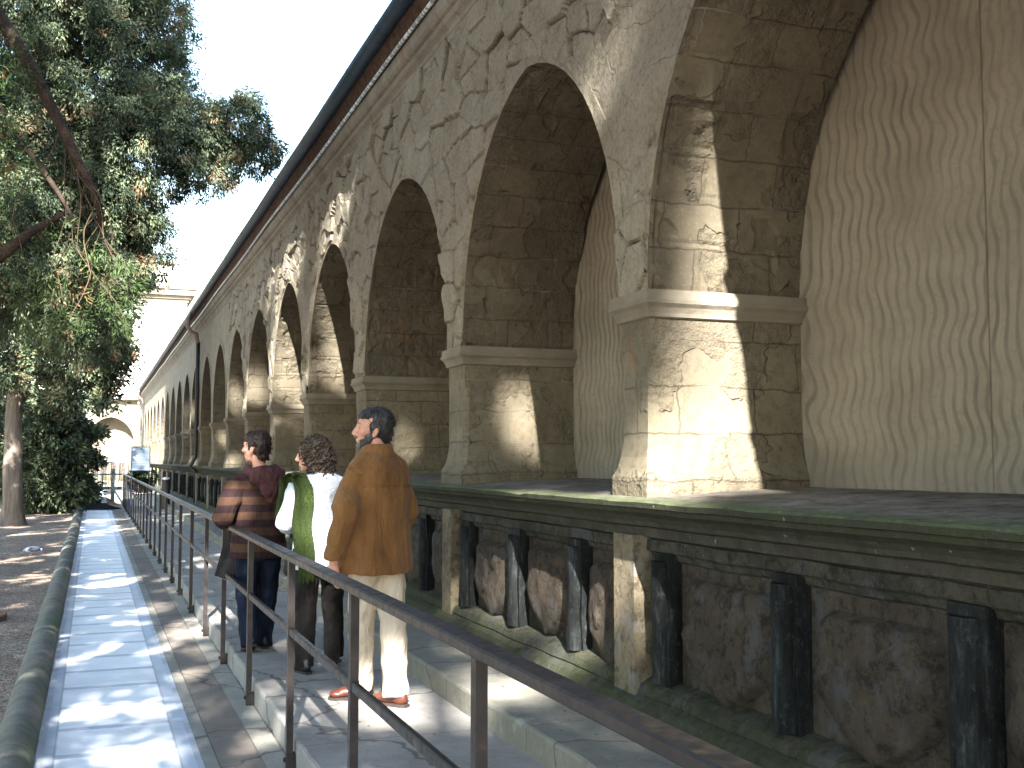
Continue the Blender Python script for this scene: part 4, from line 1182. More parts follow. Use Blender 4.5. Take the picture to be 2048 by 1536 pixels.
# curly hair: mass of separate ringlets
b = MB()
for x, y, z, a_, b_, c_ in ((0, -.03, .045, .094, .100, .088), (0, -.07, -.03, .098, .078, .105), (.07, -.03, -.03, .045, .07, .09), (-.07, -.035, -.03, .042, .065, .09), (0, -.075, -.12, .085, .06, .055)):
    b.ell(P(x, y, z), (a_, b_, c_), Q, 16, 10)
hr = rm(b, .010, 1, 'hair', M['curl'], wom, lambda c, n: .014 * mnoise.noise(c * 22))
cm = MB(); rc = random.Random(4)
vs_ = [v for v in hr.data.vertices]
for i in range(430):
    v = rc.choice(vs_); n_ = v.normal; o = v.co + n_ * .002
    lx = Q.inverted() @ (o - P(0, 0, 0))
    if lx.y > .062 and lx.z < .05: continue
    d = (Vector((rc.uniform(-.6, .6), rc.uniform(-.6, .6), -1)) + n_ * .45).normalized()
    a_ = d.cross(Vector((rc.random(), rc.random(), .1))).normalized(); b_ = d.cross(a_)
    ra = rc.uniform(.010, .019); L_ = rc.uniform(.04, .085); ph = rc.random() * 6; tw_ = rc.uniform(1.2, 2.0) * 2 * math.pi
    cm.tube([o + d * L_ * (k / 12 - .3) + (a_ * math.cos(ph + tw_ * k / 12) + b_ * math.sin(ph + tw_ * k / 12)) * ra for k in range(13)], [.0025] + [.0052] * 11 + [.002], 4, flat=.6)
cm.obj('curls', M['curl'], hr, smooth=True)
# shirt
b = MB(); t_ = MB()
rings(t_, [(.70, 0, 0, .20, .145), (.73, 0, 0, .202, .147), (.85, 0, 0, .19, .135), (1.0, 0, 0, .170, .12), (1.15, 0, -.005, .180, .122), (1.25, 0, -.01, .178, .112), (1.31, 0, -.01, .14, .09), (1.35, 0, 0, .075, .07)], 24, 2.4)
t_.tube([(-.165, -.01, 1.25), (-.08, -.01, 1.30), (0, -.01, 1.31), (.08, -.01, 1.30), (.165, -.01, 1.25)], [.062, .058, .055, .058, .062], 12)
rot_mb(t_, wY); b.add(t_.v, t_.f)
b.tube([shL, shL.lerp(elL, .5), elL, elL.lerp(wrL, .5), wrL], [.070, .066, .058, .052, .042], 12)
b.tube([shR, shR.lerp(elR, .5), elR, elR.lerp(wrR, .5), wrR], [.070, .066, .056, .050, .042], 12)
def sfold(co, n):
    return .016 * mnoise.noise(Vector((co.x * 6 + co.z * 4, co.y * 6, co.z * 11))) + .007 * mnoise.noise(Vector((co.x * 12, co.y * 12, co.z * 5)))
sh_ = rm(b, .009, 3, 'shirt', M['shirt'], wom, sfold)
b = MB(); b.loft([[(r1 * math.cos(t), r1 * .9 * math.sin(t), z) for t in np.linspace(0, 2 * math.pi, 23)[:-1]] for z, r1 in ((1.32, .076), (1.36, .062), (1.365, .070), (1.335, .085))], cap=False); rot_mb(b, wY).obj('collar', M['shirt'], sh_, smooth=True)
b = MB(); t_ = MB(); rings(t_, [(.72, 0, 0, .15, .115), (.80, 0, 0, .175, .13), (.92, 0, 0, .155, .11)]); rot_mb(t_, wY); b.add(t_.v, t_.f)
leg(b, hipL, kneeL, LA, .092, .05); leg(b, hipR, kneeR, RA, .092, .045)
rm(b, .009, 3, 'trousers', M['blackcloth'], wom, fold(.011, 9, 6, 8.1))
shoe(Vector((-.10, -.02, 0)), R(12), M['blackshoe'], wom, .25); shoe(Vector((.135, .12, .025)), R(6), M['blackshoe'], wom, .25, R(-14))
# scarf over the left shoulder, hanging down the back, fringed
def scarf_strip(x0, x1, pts, name, par):
    b = MB(); n = 10; top = []; 
    for (y, z) in pts:
        for i in range(n + 1):
            u_ = i / n; x = x0 + (x1 - x0) * u_ + .008 * math.sin(z * 17)
            yy = y + .010 * math.sin(u_ * 9 + z * 3) + .012 * mnoise.noise(Vector((x * 20, 0, z * 6))) + .9 * max(0, abs(x) - .10) ** 1.0 * (0 if z > 1.33 else .55)
            top.append((x, yy, z - (.02 * abs(u_ - .4) if z > 1.28 else 0)))
    m = len(pts); b.v = top + [(x, y + .008, z - .002) for x, y, z in top]; N = len(top)
    for i in range(m - 1):
        for j in range(n):
            q = i * (n + 1) + j; b.f.append((q, q + 1, q + n + 2, q + n + 1)); b.f.append((N + q, N + q + n + 1, N + q + n + 2, N + q + 1))
    for i in range(m - 1):
        for q in (i * (n + 1), i * (n + 1) + n): b.f.append((q, q + n + 1, N + q + n + 1, N + q))
    for q in range(n): b.f.append((q, q + 1, N + q + 1, N + q)); k_ = (m - 1) * (n + 1) + q; b.f.append((k_, k_ + 1, N + k_ + 1, N + k_))
    rot_mb(b, wY); return b.obj(name, M['scarf'], par, smooth=True)
pts = [(.15, 1.05), (.145, 1.15), (.125, 1.25), (.09, 1.315), (.04, 1.355), (-.02, 1.365), (-.075, 1.345), (-.12, 1.30), (-.145, 1.24), (-.155, 1.15), (-.155, 1.05), (-.155, .95), (-.16, .87), (-.168, .79), (-.172, .74)]
pts2 = []
for i in range(len(pts) - 1):
    for q in range(3): pts2.append(tuple(pts[i][k] + (pts[i + 1][k] - pts[i][k]) * q / 3 for k in (0, 1)))
pts2.append(pts[-1])
sc_ = scarf_strip(-.232, -.118, pts2, 'scarf', wom)
fr = MB()
for i in range(46):
    x = -.230 + .110 * i / 45; l = rc.uniform(.09, .13)
    fr.tube([rz_((x, -.170 + .003 * math.sin(i), .745), wY), rz_((x + rc.uniform(-.008, .008), -.178, .745 - l * .5), wY), rz_((x + rc.uniform(-.014, .014), -.175, .745 - l), wY)], [.0028, .003, .0018], 4)
fr.obj('fringe', M['scarf'], sc_)
bag = empty('handbag', (1.36, 7.66, .85), 'black shoulder bag tucked under the left arm of the woman in white', 'bag')
b = MB(); b.loft([[(x * s_, y * s_, z) for x, y in ((-.05, -.13), (.05, -.13), (.06, 0), (.05, .13), (-.05, .13), (-.06, 0))] for z, s_ in ((-.11, .9), (-.08, 1.05), (.04, 1.0), (.09, .8))])
rm(b, .010, 3, 'pouch', M['blackcloth'], bag, fold(.006, 10, 10, 2)).rotation_euler = (0, R(6), R(25))
b = MB(); b.tube([(-.01, -.11, .06), (.0, -.10, .20), (.03, -.04, .32), (.03, .04, .33), (0, .10, .22), (-.01, .12, .06)], .008, 6, flat=.5); b.obj('strap', M['blackshoe'], bag)

# ---- youth in striped hooded top
boy = empty('person', (1.20, 8.62, .10), 'dark haired youth in a brown striped hooded top and blue jeans, foremost of the walkers', 'person')
bY = R(22)
b = MB(); P, Q = head(b, (-.03, .02, 1.535), R(50), .98, R(4))
b.tube([(0, 0, 1.32), (-.005, .005, 1.40), (-.02, .012, 1.48)], [.05, .048, .047], 12)
t_ = MB(); rings(t_, [(.72, 0, 0, .14, .10), (.9, 0, 0, .14, .09), (1.1, 0, 0, .13, .085), (1.26, 0, 0, .14, .09), (1.34, 0, 0, .12, .07), (1.38, 0, 0, .05, .05)]); rot_mb(t_, bY); b.add(t_.v, t_.f)
LA, RA = Vector((-.06, -.10, .10)), Vector((.055, .10, .09))
hipL, hipR = Vector(rz_((-.09, 0, .80), bY)), Vector(rz_((.09, 0, .80), bY))
kneeL, kneeR = Vector((-.085, .02, .44)), Vector((.085, .09, .46))
b.tube([hipL, kneeL, LA], [.075, .05, .034]); b.tube([hipR, kneeR, RA], [.075, .05, .034])
b.tube([LA, LA + Vector((-.0, .10, -.06))], [.032, .022]); b.tube([RA, RA + Vector((-.01, .09, -.06))], [.032, .022])
shL, shR = Vector(rz_((-.185, 0, 1.27), bY)), Vector(rz_((.185, 0, 1.27), bY))
elL, elR = Vector(rz_((-.325, -.03, 1.00), bY)), Vector(rz_((.27, -.02, 1.0), bY))
wrL, wrR = Vector(rz_((-.17, .20, .96), bY)), Vector(rz_((.18, .20, .95), bY))
for s_, e_, w_ in ((shL, elL, wrL), (shR, elR, wrR)): b.tube([s_, e_, w_], [.042, .032, .022], 10)
fingers(b, wrL, (.2, .9, -.3), (0, 0, 1), .8, .9); fingers(b, wrR, (-.3, .9, -.2), (0, 0, 1), .8, .9)
rm(b, .0065, 2, 'body', M['skin'], boy)
eyes(P, Q, .98, boy)
b = MB()
for x, y, z, a_, b_, c_ in ((0, -.028, .052, .084, .096, .088), (0, .025, .072, .070, .068, .056), (0, -.06, .0, .076, .06, .075), (.052, -.01, .03, .034, .052, .045), (-.052, -.01, .03, .034, .052, .045), (0, -.07, -.05, .052, .04, .045)):
    b.ell(P(x, y, z), (a_, b_, c_), Q, 18, 12)
bh = rm(b, .006, 2, 'hair', M['boyhair'], boy, lambda c, n: .010 * mnoise.noise(c * 26) + .003 * mnoise.noise(c * 70)); tufts(bh, 480, .026, P, Q, 5, .0028, .3)
b = MB(); t_ = MB()
rings(t_, [(.70, 0, 0, .215, .155), (.73, 0, 0, .222, .16), (.9, 0, 0, .205, .148), (1.05, 0, 0, .195, .14), (1.2, 0, -.005, .20, .142), (1.28, 0, -.01, .19, .125), (1.34, 0, -.01, .14, .10), (1.38, 0, 0, .07, .07)], 24, 2.4)
t_.tube([(-.18, -.01, 1.25), (-.09, -.01, 1.32), (0, -.01, 1.33), (.09, -.01, 1.32), (.18, -.01, 1.25)], [.078, .072, .065, .072, .078], 12)
rot_mb(t_, bY); b.add(t_.v, t_.f)
b.tube([shL, shL.lerp(elL, .5), elL, elL.lerp(wrL, .5), wrL], [.085, .084, .080, .068, .052], 12)
b.tube([shR, shR.lerp(elR, .5), elR, elR.lerp(wrR, .5), wrR], [.085, .082, .075, .062, .050], 12)
jk2 = rm(b, .009, 3, 'hooded_top', M['stripe'], boy, fold(.010, 7, 7, 4.4))
b = MB(); t_ = MB()                                 # hood lying on the back as a sagging collar and pouch
hp = [(.115 * math.sin(a_) * 1.05, -.055 - .085 * math.cos(a_), 1.355 - .045 * math.cos(a_)) for a_ in np.linspace(-2.2, 2.2, 15)]
t_.tube(hp, [.03 + .022 * math.cos(a_ * .6) for a_ in np.linspace(-2.2, 2.2, 15)], 10)
t_.ell((0, -.10, 1.345), (.165, .07, .055)); t_.ell((0, -.135, 1.295), (.165, .05, .07)); t_.ell((0, -.160, 1.225), (.085, .04, .075)); t_.ell((0, -.155, 1.165), (.03, .03, .05))
rot_mb(t_, bY); b.add(t_.v, t_.f)
rm(b, .009, 3, 'hood', M['maroon'], jk2, fold(.012, 12, 12, 9.4))
b = MB(); t_ = MB(); rings(t_, [(.68, 0, 0, .15, .115), (.78, 0, 0, .17, .13), (.92, 0, 0, .15, .11)]); rot_mb(t_, bY); b.add(t_.v, t_.f)
leg(b, hipL, kneeL, LA, .098, .05); leg(b, hipR, kneeR, RA, .098, .07)
rm(b, .009, 3, 'jeans', M['denim'], boy, fold(.012, 9, 7, 6.2))
shoe(Vector((-.06, -.10, .03)), R(8), M['blackshoe'], boy, .27, R(-18)); shoe(Vector((.055, .10, 0)), R(8), M['blackshoe'], boy, .27)
fo_ = empty('folder', (1.02, 8.78, .82), 'black folder with a white edge held at the side of the youth in stripes', 'folder')
fb = MB().box(-.015, .015, -.12, .12, -.20, .16); c_ = fb.obj('cover', M['blackcloth'], fo_, bev=.004); c_.rotation_euler = (R(8), R(12), R(30))
fb = MB().box(.016, .021, -.115, .122, -.205, .15); c_ = fb.obj('pages', M['whitecap'], fo_); c_.rotation_euler = (R(8), R(12), R(30))

# ------------------------------------------------------------ vegetation
def leaf_mesh(name, centers, dirs, nper, rad, ln, wd, tint, m, parent=None, droop=.5, spread=.9, ground=None):
    """clumps of small pointed leaf sprays; centers (N,3), dirs (N,3), tint (N,)"""
    N = len(centers)
    c = np.repeat(centers, nper, 0); d = np.repeat(dirs, nper, 0); t = np.repeat(tint, nper)
    rd = np.repeat(np.broadcast_to(rad, (N,)), nper)
    off = rng.normal(size=(N * nper, 3)); off /= np.linalg.norm(off, axis=1)[:, None]
    off *= (rng.random((N * nper, 1)) ** .45) * rd[:, None]
    c = c + off
    v = d + off / rd[:, None] * spread + rng.normal(size=c.shape) * .35; v[:, 2] -= droop * rng.random(len(v))
    v /= np.linalg.norm(v, axis=1)[:, None]
    s = np.cross(v, rng.normal(size=c.shape)); s /= np.linalg.norm(s, axis=1)[:, None] + 1e-9
    L = ln * rng.uniform(.55, 1.3, (len(c), 1)); W = wd * rng.uniform(.6, 1.3, (len(c), 1))
    nn = np.cross(v, s)
    a0 = c; a1 = c + v * L * .45 + s * W; a2 = c + v * L + nn * L * .12; a3 = c + v * L * .45 - s * W
    V = np.stack([a0, a1, a2, a3], 1).reshape(-1, 3)
    if ground is not None: V[:, 2] = np.maximum(V[:, 2], ground)
    nf = len(c)
    me = bpy.data.meshes.new(name)
    me.vertices.add(nf * 4); me.vertices.foreach_set('co', V.astype(np.float32).ravel())
    me.loops.add(nf * 4); me.loops.foreach_set('vertex_index', np.arange(nf * 4, dtype=np.int32))
    me.polygons.add(nf); me.polygons.foreach_set('loop_start', np.arange(0, nf * 4, 4, dtype=np.int32))
    at = me.attributes.new('tint', 'FLOAT', 'FACE')
    at.data.foreach_set('value', np.clip(t + rng.normal(size=nf) * .05, 0, 1).astype(np.float32))
    me.materials.append(m); me.update(calc_edges=True)
    o = bpy.data.objects.new(name, me); COL.objects.link(o)
    if parent: o.parent = parent
    return o
def limb(b, pts, r0, r1, n=9, wob=.0, seg=5):
    P_ = [Vector(p) for p in pts]; out = []
    for i in range(len(P_) - 1):
        for k in range(seg):
            q = P_[i].lerp(P_[i + 1], k / seg)
            out.append(q + Vector((mnoise.noise(q * 2.1), mnoise.noise(q * 2.1 + Vector((9, 0, 0))), mnoise.noise(q * 1.7 + Vector((0, 9, 0))))) * wob)
    out.append(P_[-1]); m_ = len(out)
    b.tube(out, [r0 + (r1 - r0) * i / (m_ - 1) for i in range(m_)], n); return b

def crown_pts(ells, n, shell=.55, dens=None):
    """points scattered through a union of ellipsoids, thicker near the surface, with gaps"""
    vol = np.array([e[3] * e[4] * e[5] for e in ells]) ** (2 / 3.); pr = vol / vol.sum()
    k = rng.choice(len(ells), n, p=pr); E_ = np.array(ells)[k]
    u = rng.normal(size=(n, 3)); u /= np.linalg.norm(u, axis=1)[:, None]
    r = shell + (1 - shell) * rng.random((n, 1)) ** .6
    bump_ = np.array([mnoise.noise(Vector(q) * 2.3 + Vector((i % 7, 0, 0)) * .0) for i, q in enumerate(u * 1.0 + E_[:, :3] * .7)])[:, None]
    r = r * (1 + .28 * bump_)
    p = E_[:, :3] + u * E_[:, 3:6] * r
    cl = np.array([mnoise.noise(Vector(q) * 1.9) for q in p])
    keep = cl > -.28
    return p[keep], u[keep], cl[keep]
SV = np.array([-.255, -1, .75])
# openings cut in the unseen foliage to place the sun patches; given where the ray crosses the plane y = 0
SPOTS = [(1.31, 7.86, 0.05), (1.20, 8.13, 0.05), (1.15, 8.21, 0.05), (-0.36, 13.75, 0.05), (-0.45, 13.87, 0.05), (-0.71, 14.52, 0.05), (-0.78, 14.55, 0.05), (-0.91, 14.67, 0.05), (-1.29, 16.40, 0.05), (-1.45, 16.64, 0.05), (-1.76, 17.81, 0.05), (-2.41, 19.71, 0.05), (-2.65, 19.90, 0.05), (-3.06, 21.69, 0.05), (-3.26, 21.86, 0.05), (-3.62, 23.19, 0.05), (0.54, 8.92, 0.05), (-8.57, 37.74, 0.05), (-9.25, 39.31, 0.05), (-10.26, 42.26, 0.05), (-11.51, 45.47, 0.05), (-12.42, 47.26, 0.05), (-12.26, 48.80, 0.05), (1.34, 6.14, 0.05), (-0.84, 14.80, 0.14), (-0.77, 14.39, 0.14), (-0.71, 13.99, 0.14), (-0.93, 13.84, 0.14), (-0.59, 13.75, 0.14), (-0.90, 14.46, 0.14), (-1.66, 17.07, 0.14), (-1.62, 16.75, 0.14), (-1.53, 16.38, 0.14), (-3.35, 21.18, 0.14), (-3.29, 20.97, 0.14), (-2.65, 18.64, 0.14), (-2.60, 18.50, 0.14), (-3.53, 19.63, 0.14), (-3.27, 19.68, 0.14), (1.10, 8.17, 0.14), (1.14, 7.97, 0.14), (1.18, 7.81, 0.14), (0.20, 10.31, 0.14), (-4.01, 22.68, 0.14), (-5.90, 28.35, 0.14), (-5.83, 26.80, 0.14), (-6.97, 29.19, 0.14), (-8.67, 33.58, 0.14), (1.32, 4.83, 0.13), (1.33, 4.62, 0.13), (1.31, 4.77, 0.13), (1.30, 4.95, 0.13), (0.88, 6.11, 0.13), (0.89, 5.88, 0.13), (0.91, 5.63, 0.13), (0.97, 5.71, 0.13), (1.10, 5.11, 0.13), (1.12, 4.98, 0.13), (1.22, 5.01, 0.13), (1.25, 5.07, 0.13), (1.26, 4.83, 0.13), (0.80, 6.13, 0.13), (0.83, 6.17, 0.13), (0.59, 6.54, 0.13), (1.30, 5.34, 0.14), (1.36, 5.06, 0.14), (0.97, 4.82, 0.14), (0.73, 4.68, 0.14), (1.30, 5.34, 0.075), (1.36, 5.06, 0.075), (0.97, 4.82, 0.075), (0.73, 4.68, 0.075), (0.42, 5.71, 0.075), (0.57, 5.15, 0.075), (1.09, 5.53, 0.075), (0.97, 5.77, 0.075), (0.88, 5.94, 0.075), (1.67, 4.99, 0.075), (0.27, 4.68, 0.075), (0.09, 4.56, 0.075), (-0.08, 4.68, 0.075), (0.43, 4.55, 0.075), (0.35, 5.05, 0.075), (-0.40, 5.14, 0.075), (-0.48, 4.79, 0.075), (-0.20, 4.90, 0.075), (-0.74, 5.44, 0.075), (-0.44, 6.59, 0.075), (-0.84, 6.69, 0.075), (-1.21, 7.55, 0.075), (-2.47, 13.69, 0.075), (-3.05, 15.43, 0.075), (-3.90, 17.69, 0.075), (-2.40, 11.85, 0.075), (-1.99, 5.67, 0.075), (-2.10, 5.80, 0.075), (-1.52, 5.08, 0.075), (-1.60, 5.77, 0.075), (-1.52, 4.92, 0.075), (-1.29, 4.86, 0.075), (-3.23, 9.02, 0.075), (-4.98, 14.34, 0.075), (-4.51, 13.60, 0.075), (-4.63, 14.93, 0.075), (-5.37, 16.72, 0.075), (-6.03, 17.35, 0.075), (-4.60, 16.26, 0.075), (-4.94, 17.79, 0.075), (-4.18, 12.21, 0.075), (-1.94, 7.49, 0.075), (-1.03, 5.56, 0.075), (-0.97, 4.80, 0.075), (-0.76, 4.83, 0.075), (-1.48, 6.40, 0.075), (-5.97, 14.08, 0.075), (-5.63, 14.30, 0.075), (-5.04, 12.49, 0.075), (-5.10, 12.04, 0.075), (-4.56, 11.90, 0.075), (-4.17, 9.97, 0.075), (-0.45, 6.66, 0.02), (-0.42, 6.49, 0.02), (-0.37, 6.69, 0.02), (-0.48, 6.43, 0.02), (-0.01, 5.95, 0.02), (0.06, 5.72, 0.02), (0.09, 5.14, 0.02), (0.11, 4.91, 0.02), (-0.37, 6.08, 0.02), (-0.31, 5.95, 0.02), (-0.94, 7.90, 0.02), (-0.96, 7.47, 0.02), (-0.98, 6.49, 0.02), (-0.16, 6.52, 0.02), (-0.45, 6.66, 0.06), (-0.42, 6.49, 0.06), (-0.45, 6.79, 0.06), (-0.37, 6.69, 0.06), (0.09, 5.14, 0.06), (0.08, 5.00, 0.06), (0.11, 4.91, 0.06), (0.03, 5.06, 0.06)] + [(-1.9, 8.25, .30), (-1.75, 8.0, .25), (-2.1, 8.4, .25), (-2.5, 9.4, .2)]
POLY = np.array([(1.27, 5.30), (1.30, 5.50), (1.40, 5.68), (1.54, 5.86), (1.60, 5.86), (1.64, 6.2), (1.68, 6.75), (1.78, 7.05), (2.4, 7.05), (2.4, 5.0), (1.42, 5.05)])
def in_poly(X, Z):
    ins = np.zeros(len(X), bool); n = len(POLY)
    for i in range(n):
        x0, z0 = POLY[i]; x1, z1 = POLY[(i + 1) % n]
        c = ((z0 > Z) != (z1 > Z)) & (X < (x1 - x0) * (Z - z0) / (z1 - z0 + 1e-12) + x0); ins ^= c
    return ins
def open_sky(p, grow=0.0, noise_holes=True):
    X = p[:, 0] - .255 * p[:, 1]; Z = p[:, 2] + .75 * p[:, 1]
    o = in_poly(X, Z)
    for dx in (grow, -grow): o |= in_poly(X + dx, Z) | in_poly(X, Z + dx)
    for x, z, r in SPOTS:
        near_ = (np.abs(X - x) < r + .4) & (np.abs(Z - z) < r + .4)
        if near_.any():
            a_ = np.arctan2(Z - z, X - x); rr_ = r * (1 + .25 * np.sin(3 * a_ + x * 9) + .15 * np.sin(5 * a_ + z * 7))
            o |= near_ & (((X - x) ** 2 + ((Z - z) * .85) ** 2) < (rr_ + grow) ** 2)
    return o

def view(p):
    """picture position of points, for keeping the trees behind the camera out of the frame"""
    F_ = np.array([math.sin(YAW) * math.cos(PITCH), math.cos(YAW) * math.cos(PITCH), math.sin(PITCH)])
    R_ = np.array([math.cos(YAW), -math.sin(YAW), 0]); U_ = np.cross(R_, F_)
    d = p - np.array([0, 0, 1.55]); k = d @ F_
    kk = np.where(np.abs(k) < 1e-3, 1e-3, k)
    return 1024 + 2200 * (d @ R_) / kk, 768 - 2200 * (d @ U_) / kk, k

def tint_of(n, cl, brown=.06, base=.25):
    t = base + .35 * (cl + .2) + rng.normal(size=n) * .20
    t = np.clip(t, .0, .78)
    br = rng.random(n) < brown
    t[br] = rng.uniform(.84, 1, br.sum()); return t

# the near cypress with spreading boughs over the path
def tree(loc, label, group=None):
    return empty('cypress_tree', loc, label, 'tree', group)
T1 = tree((-2.2, 12.6, -.05), 'great spreading cypress whose blue-green boughs hang over the marble path', None)
b = MB(); limb(b, [(-2.2, 12.6, -.1), (-2.25, 12.6, 2.2), (-2.1, 12.7, 6), (-1.9, 12.9, 11), (-1.9, 13, 17)], .30, .08, 14, .08)
fin(b.obj('trunk', M['bark'], T1, smooth=True))
ells1 = [(-.75, 13.6, 6.7, 1.75, 1.6, 1.9), (-.1, 13.2, 7.6, 1.12, 1.2, 1.5), (.15, 13.1, 5.85, .92, 1.0, 1.0), (.45, 13.0, 5.1, .72, .8, .75), (.95, 13.0, 5.35, .55, .5, .42), (1.35, 13.0, 5.38, .50, .45, .36), (1.70, 12.9, 5.12, .30, .3, .30), (1.55, 12.9, 5.60, .22, .25, .22),
         (1.15, 13.1, 4.85, .40, .35, .26), (-.1, 13.1, 4.35, .78, .8, .62), (.45, 13.0, 4.2, .36, .4, .28), (-.35, 13.0, 3.55, .80, .8, .5), (.30, 12.9, 3.60, .36, .35, .24), (.68, 12.9, 3.85, .14, .16, .12), (-.1, 13.0, 2.95, .44, .45, .38), (-.9, 13.2, 4.4, 1.1, 1.2, 1.6), (.62, 13, 3.62, .10, .1, .1)]
p, u, cl = crown_pts(ells1, 8200, .5)
p2, u2, cl2 = crown_pts(ells1[:5] + [ells1[9], ells1[15]], 1500, .05)
p = np.vstack([p, p2]); u = np.vstack([u, u2]); cl = np.concatenate([cl, cl2])
dr = u * .6 + np.array([0, 0, -.55])
fin(leaf_mesh('crown', p, dr, 52, rng.uniform(.05, .13, len(p)), .055, .0085, tint_of(len(p), cl, .10, .33), M['leaf'], T1, .7))
for pts, r0 in (([(-2.1, 12.7, 4.6), (-1.2, 12.9, 4.9), (-.3, 13, 5.1), (.6, 13, 5.3), (1.3, 13, 5.35), (1.8, 12.9, 5.2)], .10), ([(-2.1, 12.7, 5.6), (-1, 13, 6.3), (0, 13.1, 7.2), (.5, 13.1, 8.4)], .11), ([(-2.2, 12.7, 3.3), (-1.3, 12.8, 3.2), (-.5, 12.9, 3.4), (.3, 12.9, 3.6)], .08), ([(-2.1, 12.7, 6.5), (-1.3, 12.4, 5.6), (-.6, 12.2, 4.6), (-.2, 12.2, 3.9)], .08)):
    fin(limb(MB(), pts, r0, .012, 8, .06).obj('limb', M['darkbark'], T1, smooth=True))
# cones and hanging dead tufts
# closer bough of a tree standing outside the picture on the left
T0 = tree((-2.6, 7.2, -.05), 'nearest cypress at the left, its dark bough ending in sunlit green and orange sprigs', None)
b = MB(); limb(b, [(-2.6, 7.2, -.1), (-2.6, 7.2, 3), (-2.5, 7.2, 8), (-2.5, 7.3, 14)], .26, .08, 12, .06); fin(b.obj('trunk', M['bark'], T0, smooth=True))
bo_ = [(-2.55, 7.2, 6.2), (-1.2, 7.4, 4.95), (-.64, 7.5, 4.36), (-.40, 7.5, 4.0), (-.20, 7.5, 3.62), (-.06, 7.5, 3.30), (.0, 7.5, 3.05)]
fin(limb(MB(), bo_, .06, .020, 10, .05).obj('limb', M['darkbark'], T0, smooth=True))
fin(limb(MB(), [(-2.5, 7.3, 1.9), (-1.2, 7.5, 2.45), (-.62, 7.5, 2.78), (-.40, 7.5, 2.98), (-.2, 7.5, 3.12)], .07, .015, 8, .02).obj('limb', M['darkbark'], T0, smooth=True))
tw_ = MB(); tr = random.Random(11); tips = []
for i in range(13):
    f_ = tr.random(); s_ = Vector((-.26 + .26 * f_, 7.5 + tr.uniform(-.03, .03), 3.72 - .67 * f_))
    e_ = Vector((tr.uniform(-.50, .38), 7.5 + tr.uniform(-.5, .4), tr.uniform(2.2, 2.85)))
    m1 = s_.lerp(e_, .4) + Vector((tr.uniform(-.14, .14), tr.uniform(-.1, .1), -.14)); m2 = s_.lerp(e_, .75) + Vector((tr.uniform(-.14, .14), 0, tr.uniform(-.14, .0)))
    limb(tw_, [s_, m1, m2, e_], .0042, .0016, 5, .11, 6)
    for q in (.55, .7, .85, 1.0): tips.append(m1.lerp(e_, q) + Vector((tr.uniform(-.05, .05), tr.uniform(-.05, .05), tr.uniform(-.05, .03))))
fin(tw_.obj('twigs', M['twig'], T0))
tips = np.array(tips)
tt = np.where(rng.random(len(tips)) < .10, rng.uniform(.85, 1, len(tips)), rng.uniform(.0, .5, len(tips)))
tt[(tips[:, 0] > .28)] = np.where(rng.random((tips[:, 0] > .28).sum()) < .5, .95, .5)
fin(leaf_mesh('sprigs', tips, np.tile([[.2, 0, -.35]], (len(tips), 1)) + rng.normal(size=tips.shape) * .3, 46, .085, .045, .0038, tt, M['sprig'], T0, .3))
lc = np.array([(-.62 + rng.normal() * .12, 7.4 + rng.normal() * .3, 3.95 + rng.normal() * .14) for _ in range(22)] + [(-.75 + rng.normal() * .2, 7.6 + rng.normal() * .3, 3.3 + rng.normal() * .3) for _ in range(45)])
fin(leaf_mesh('bough_foliage', lc, rng.normal(size=lc.shape) * .4, 46, .12, .05, .0045, np.where(rng.random(len(lc)) < .10, .92, rng.uniform(.0, .25, len(lc))), M['sprig'], T0, .4))

# trees further down the bed
T2 = tree((-1.80, 29.5, -.08), 'cypress with a thick pale trunk standing in the bed beside the path, dark crown above', None)
b = MB(); limb(b, [(-1.80, 29.5, -.2), (-1.81, 29.5, .5), (-1.84, 29.5, 2.5), (-1.7, 29.5, 5), (-1.6, 29.5, 9), (-1.6, 29.4, 15)], .27, .07, 20, .03)
b.v = [(v[0] + (v[0] + 1.81) * (.5 * max(0, .5 - v[2]) ** 2 * 2 + .12 * mnoise.noise(Vector((math.atan2(v[1] - 29.5, v[0] + 1.81) * 2.2, v[2] * .4, 0)))), v[1], v[2]) for v in b.v]
fin(b.obj('trunk', M['bark'], T2, smooth=True))
limb_ = limb(MB(), [(-1.7, 29.5, 3.0), (-1.2, 29.2, 3.6), (-.5, 28.8, 4.1)], .10, .03, 8, .05); fin(limb_.obj('limb', M['darkbark'], T2, smooth=True))
fin(limb(MB(), [(-2.9, 27.5, 4.2), (-2.1, 28, 5.0), (-1.6, 28.5, 5.8)], .11, .06, 8, .02).obj('limb', M['bark'], T2, smooth=True))
ells2 = [(-1.1, 29.2, 7.8, 1.9, 1.7, 2.4), (-.9, 29, 5.4, 1.6, 1.4, 1.2), (.05, 28.6, 5.2, .85, .8, 1.0), (.35, 28.4, 4.3, .62, .6, .7), (-.6, 29, 4.0, 1.2, 1.0, .7), (.1, 28.6, 3.5, .62, .6, .45), (-.5, 28.8, 3.1, .8, .7, .35), (.28, 28.6, 3.0, .32, .4, .25), (-1.9, 28.8, 3.7, .55, .5, .5), (.5, 28.5, 6.3, .55, .6, .8)]
p, u, cl = crown_pts(ells2, 3600, .4)
fin(leaf_mesh('crown', p, u * .8, 24, rng.uniform(.12, .26, len(p)), .13, .028, tint_of(len(p), cl, .07, .32), M['leaf'], T2, .5))
T3 = empty('conifer_shrub', (-1.25, 35.5, -.08), 'dense dark green conifer bushy to the ground behind the pale trunk, beside the steel ramp', 'tree')
fin(limb(MB(), [(-1.25, 35.5, -.1), (-1.25, 35.5, 3.2)], .12, .03, 8, .02).obj('trunk', M['bark'], T3))
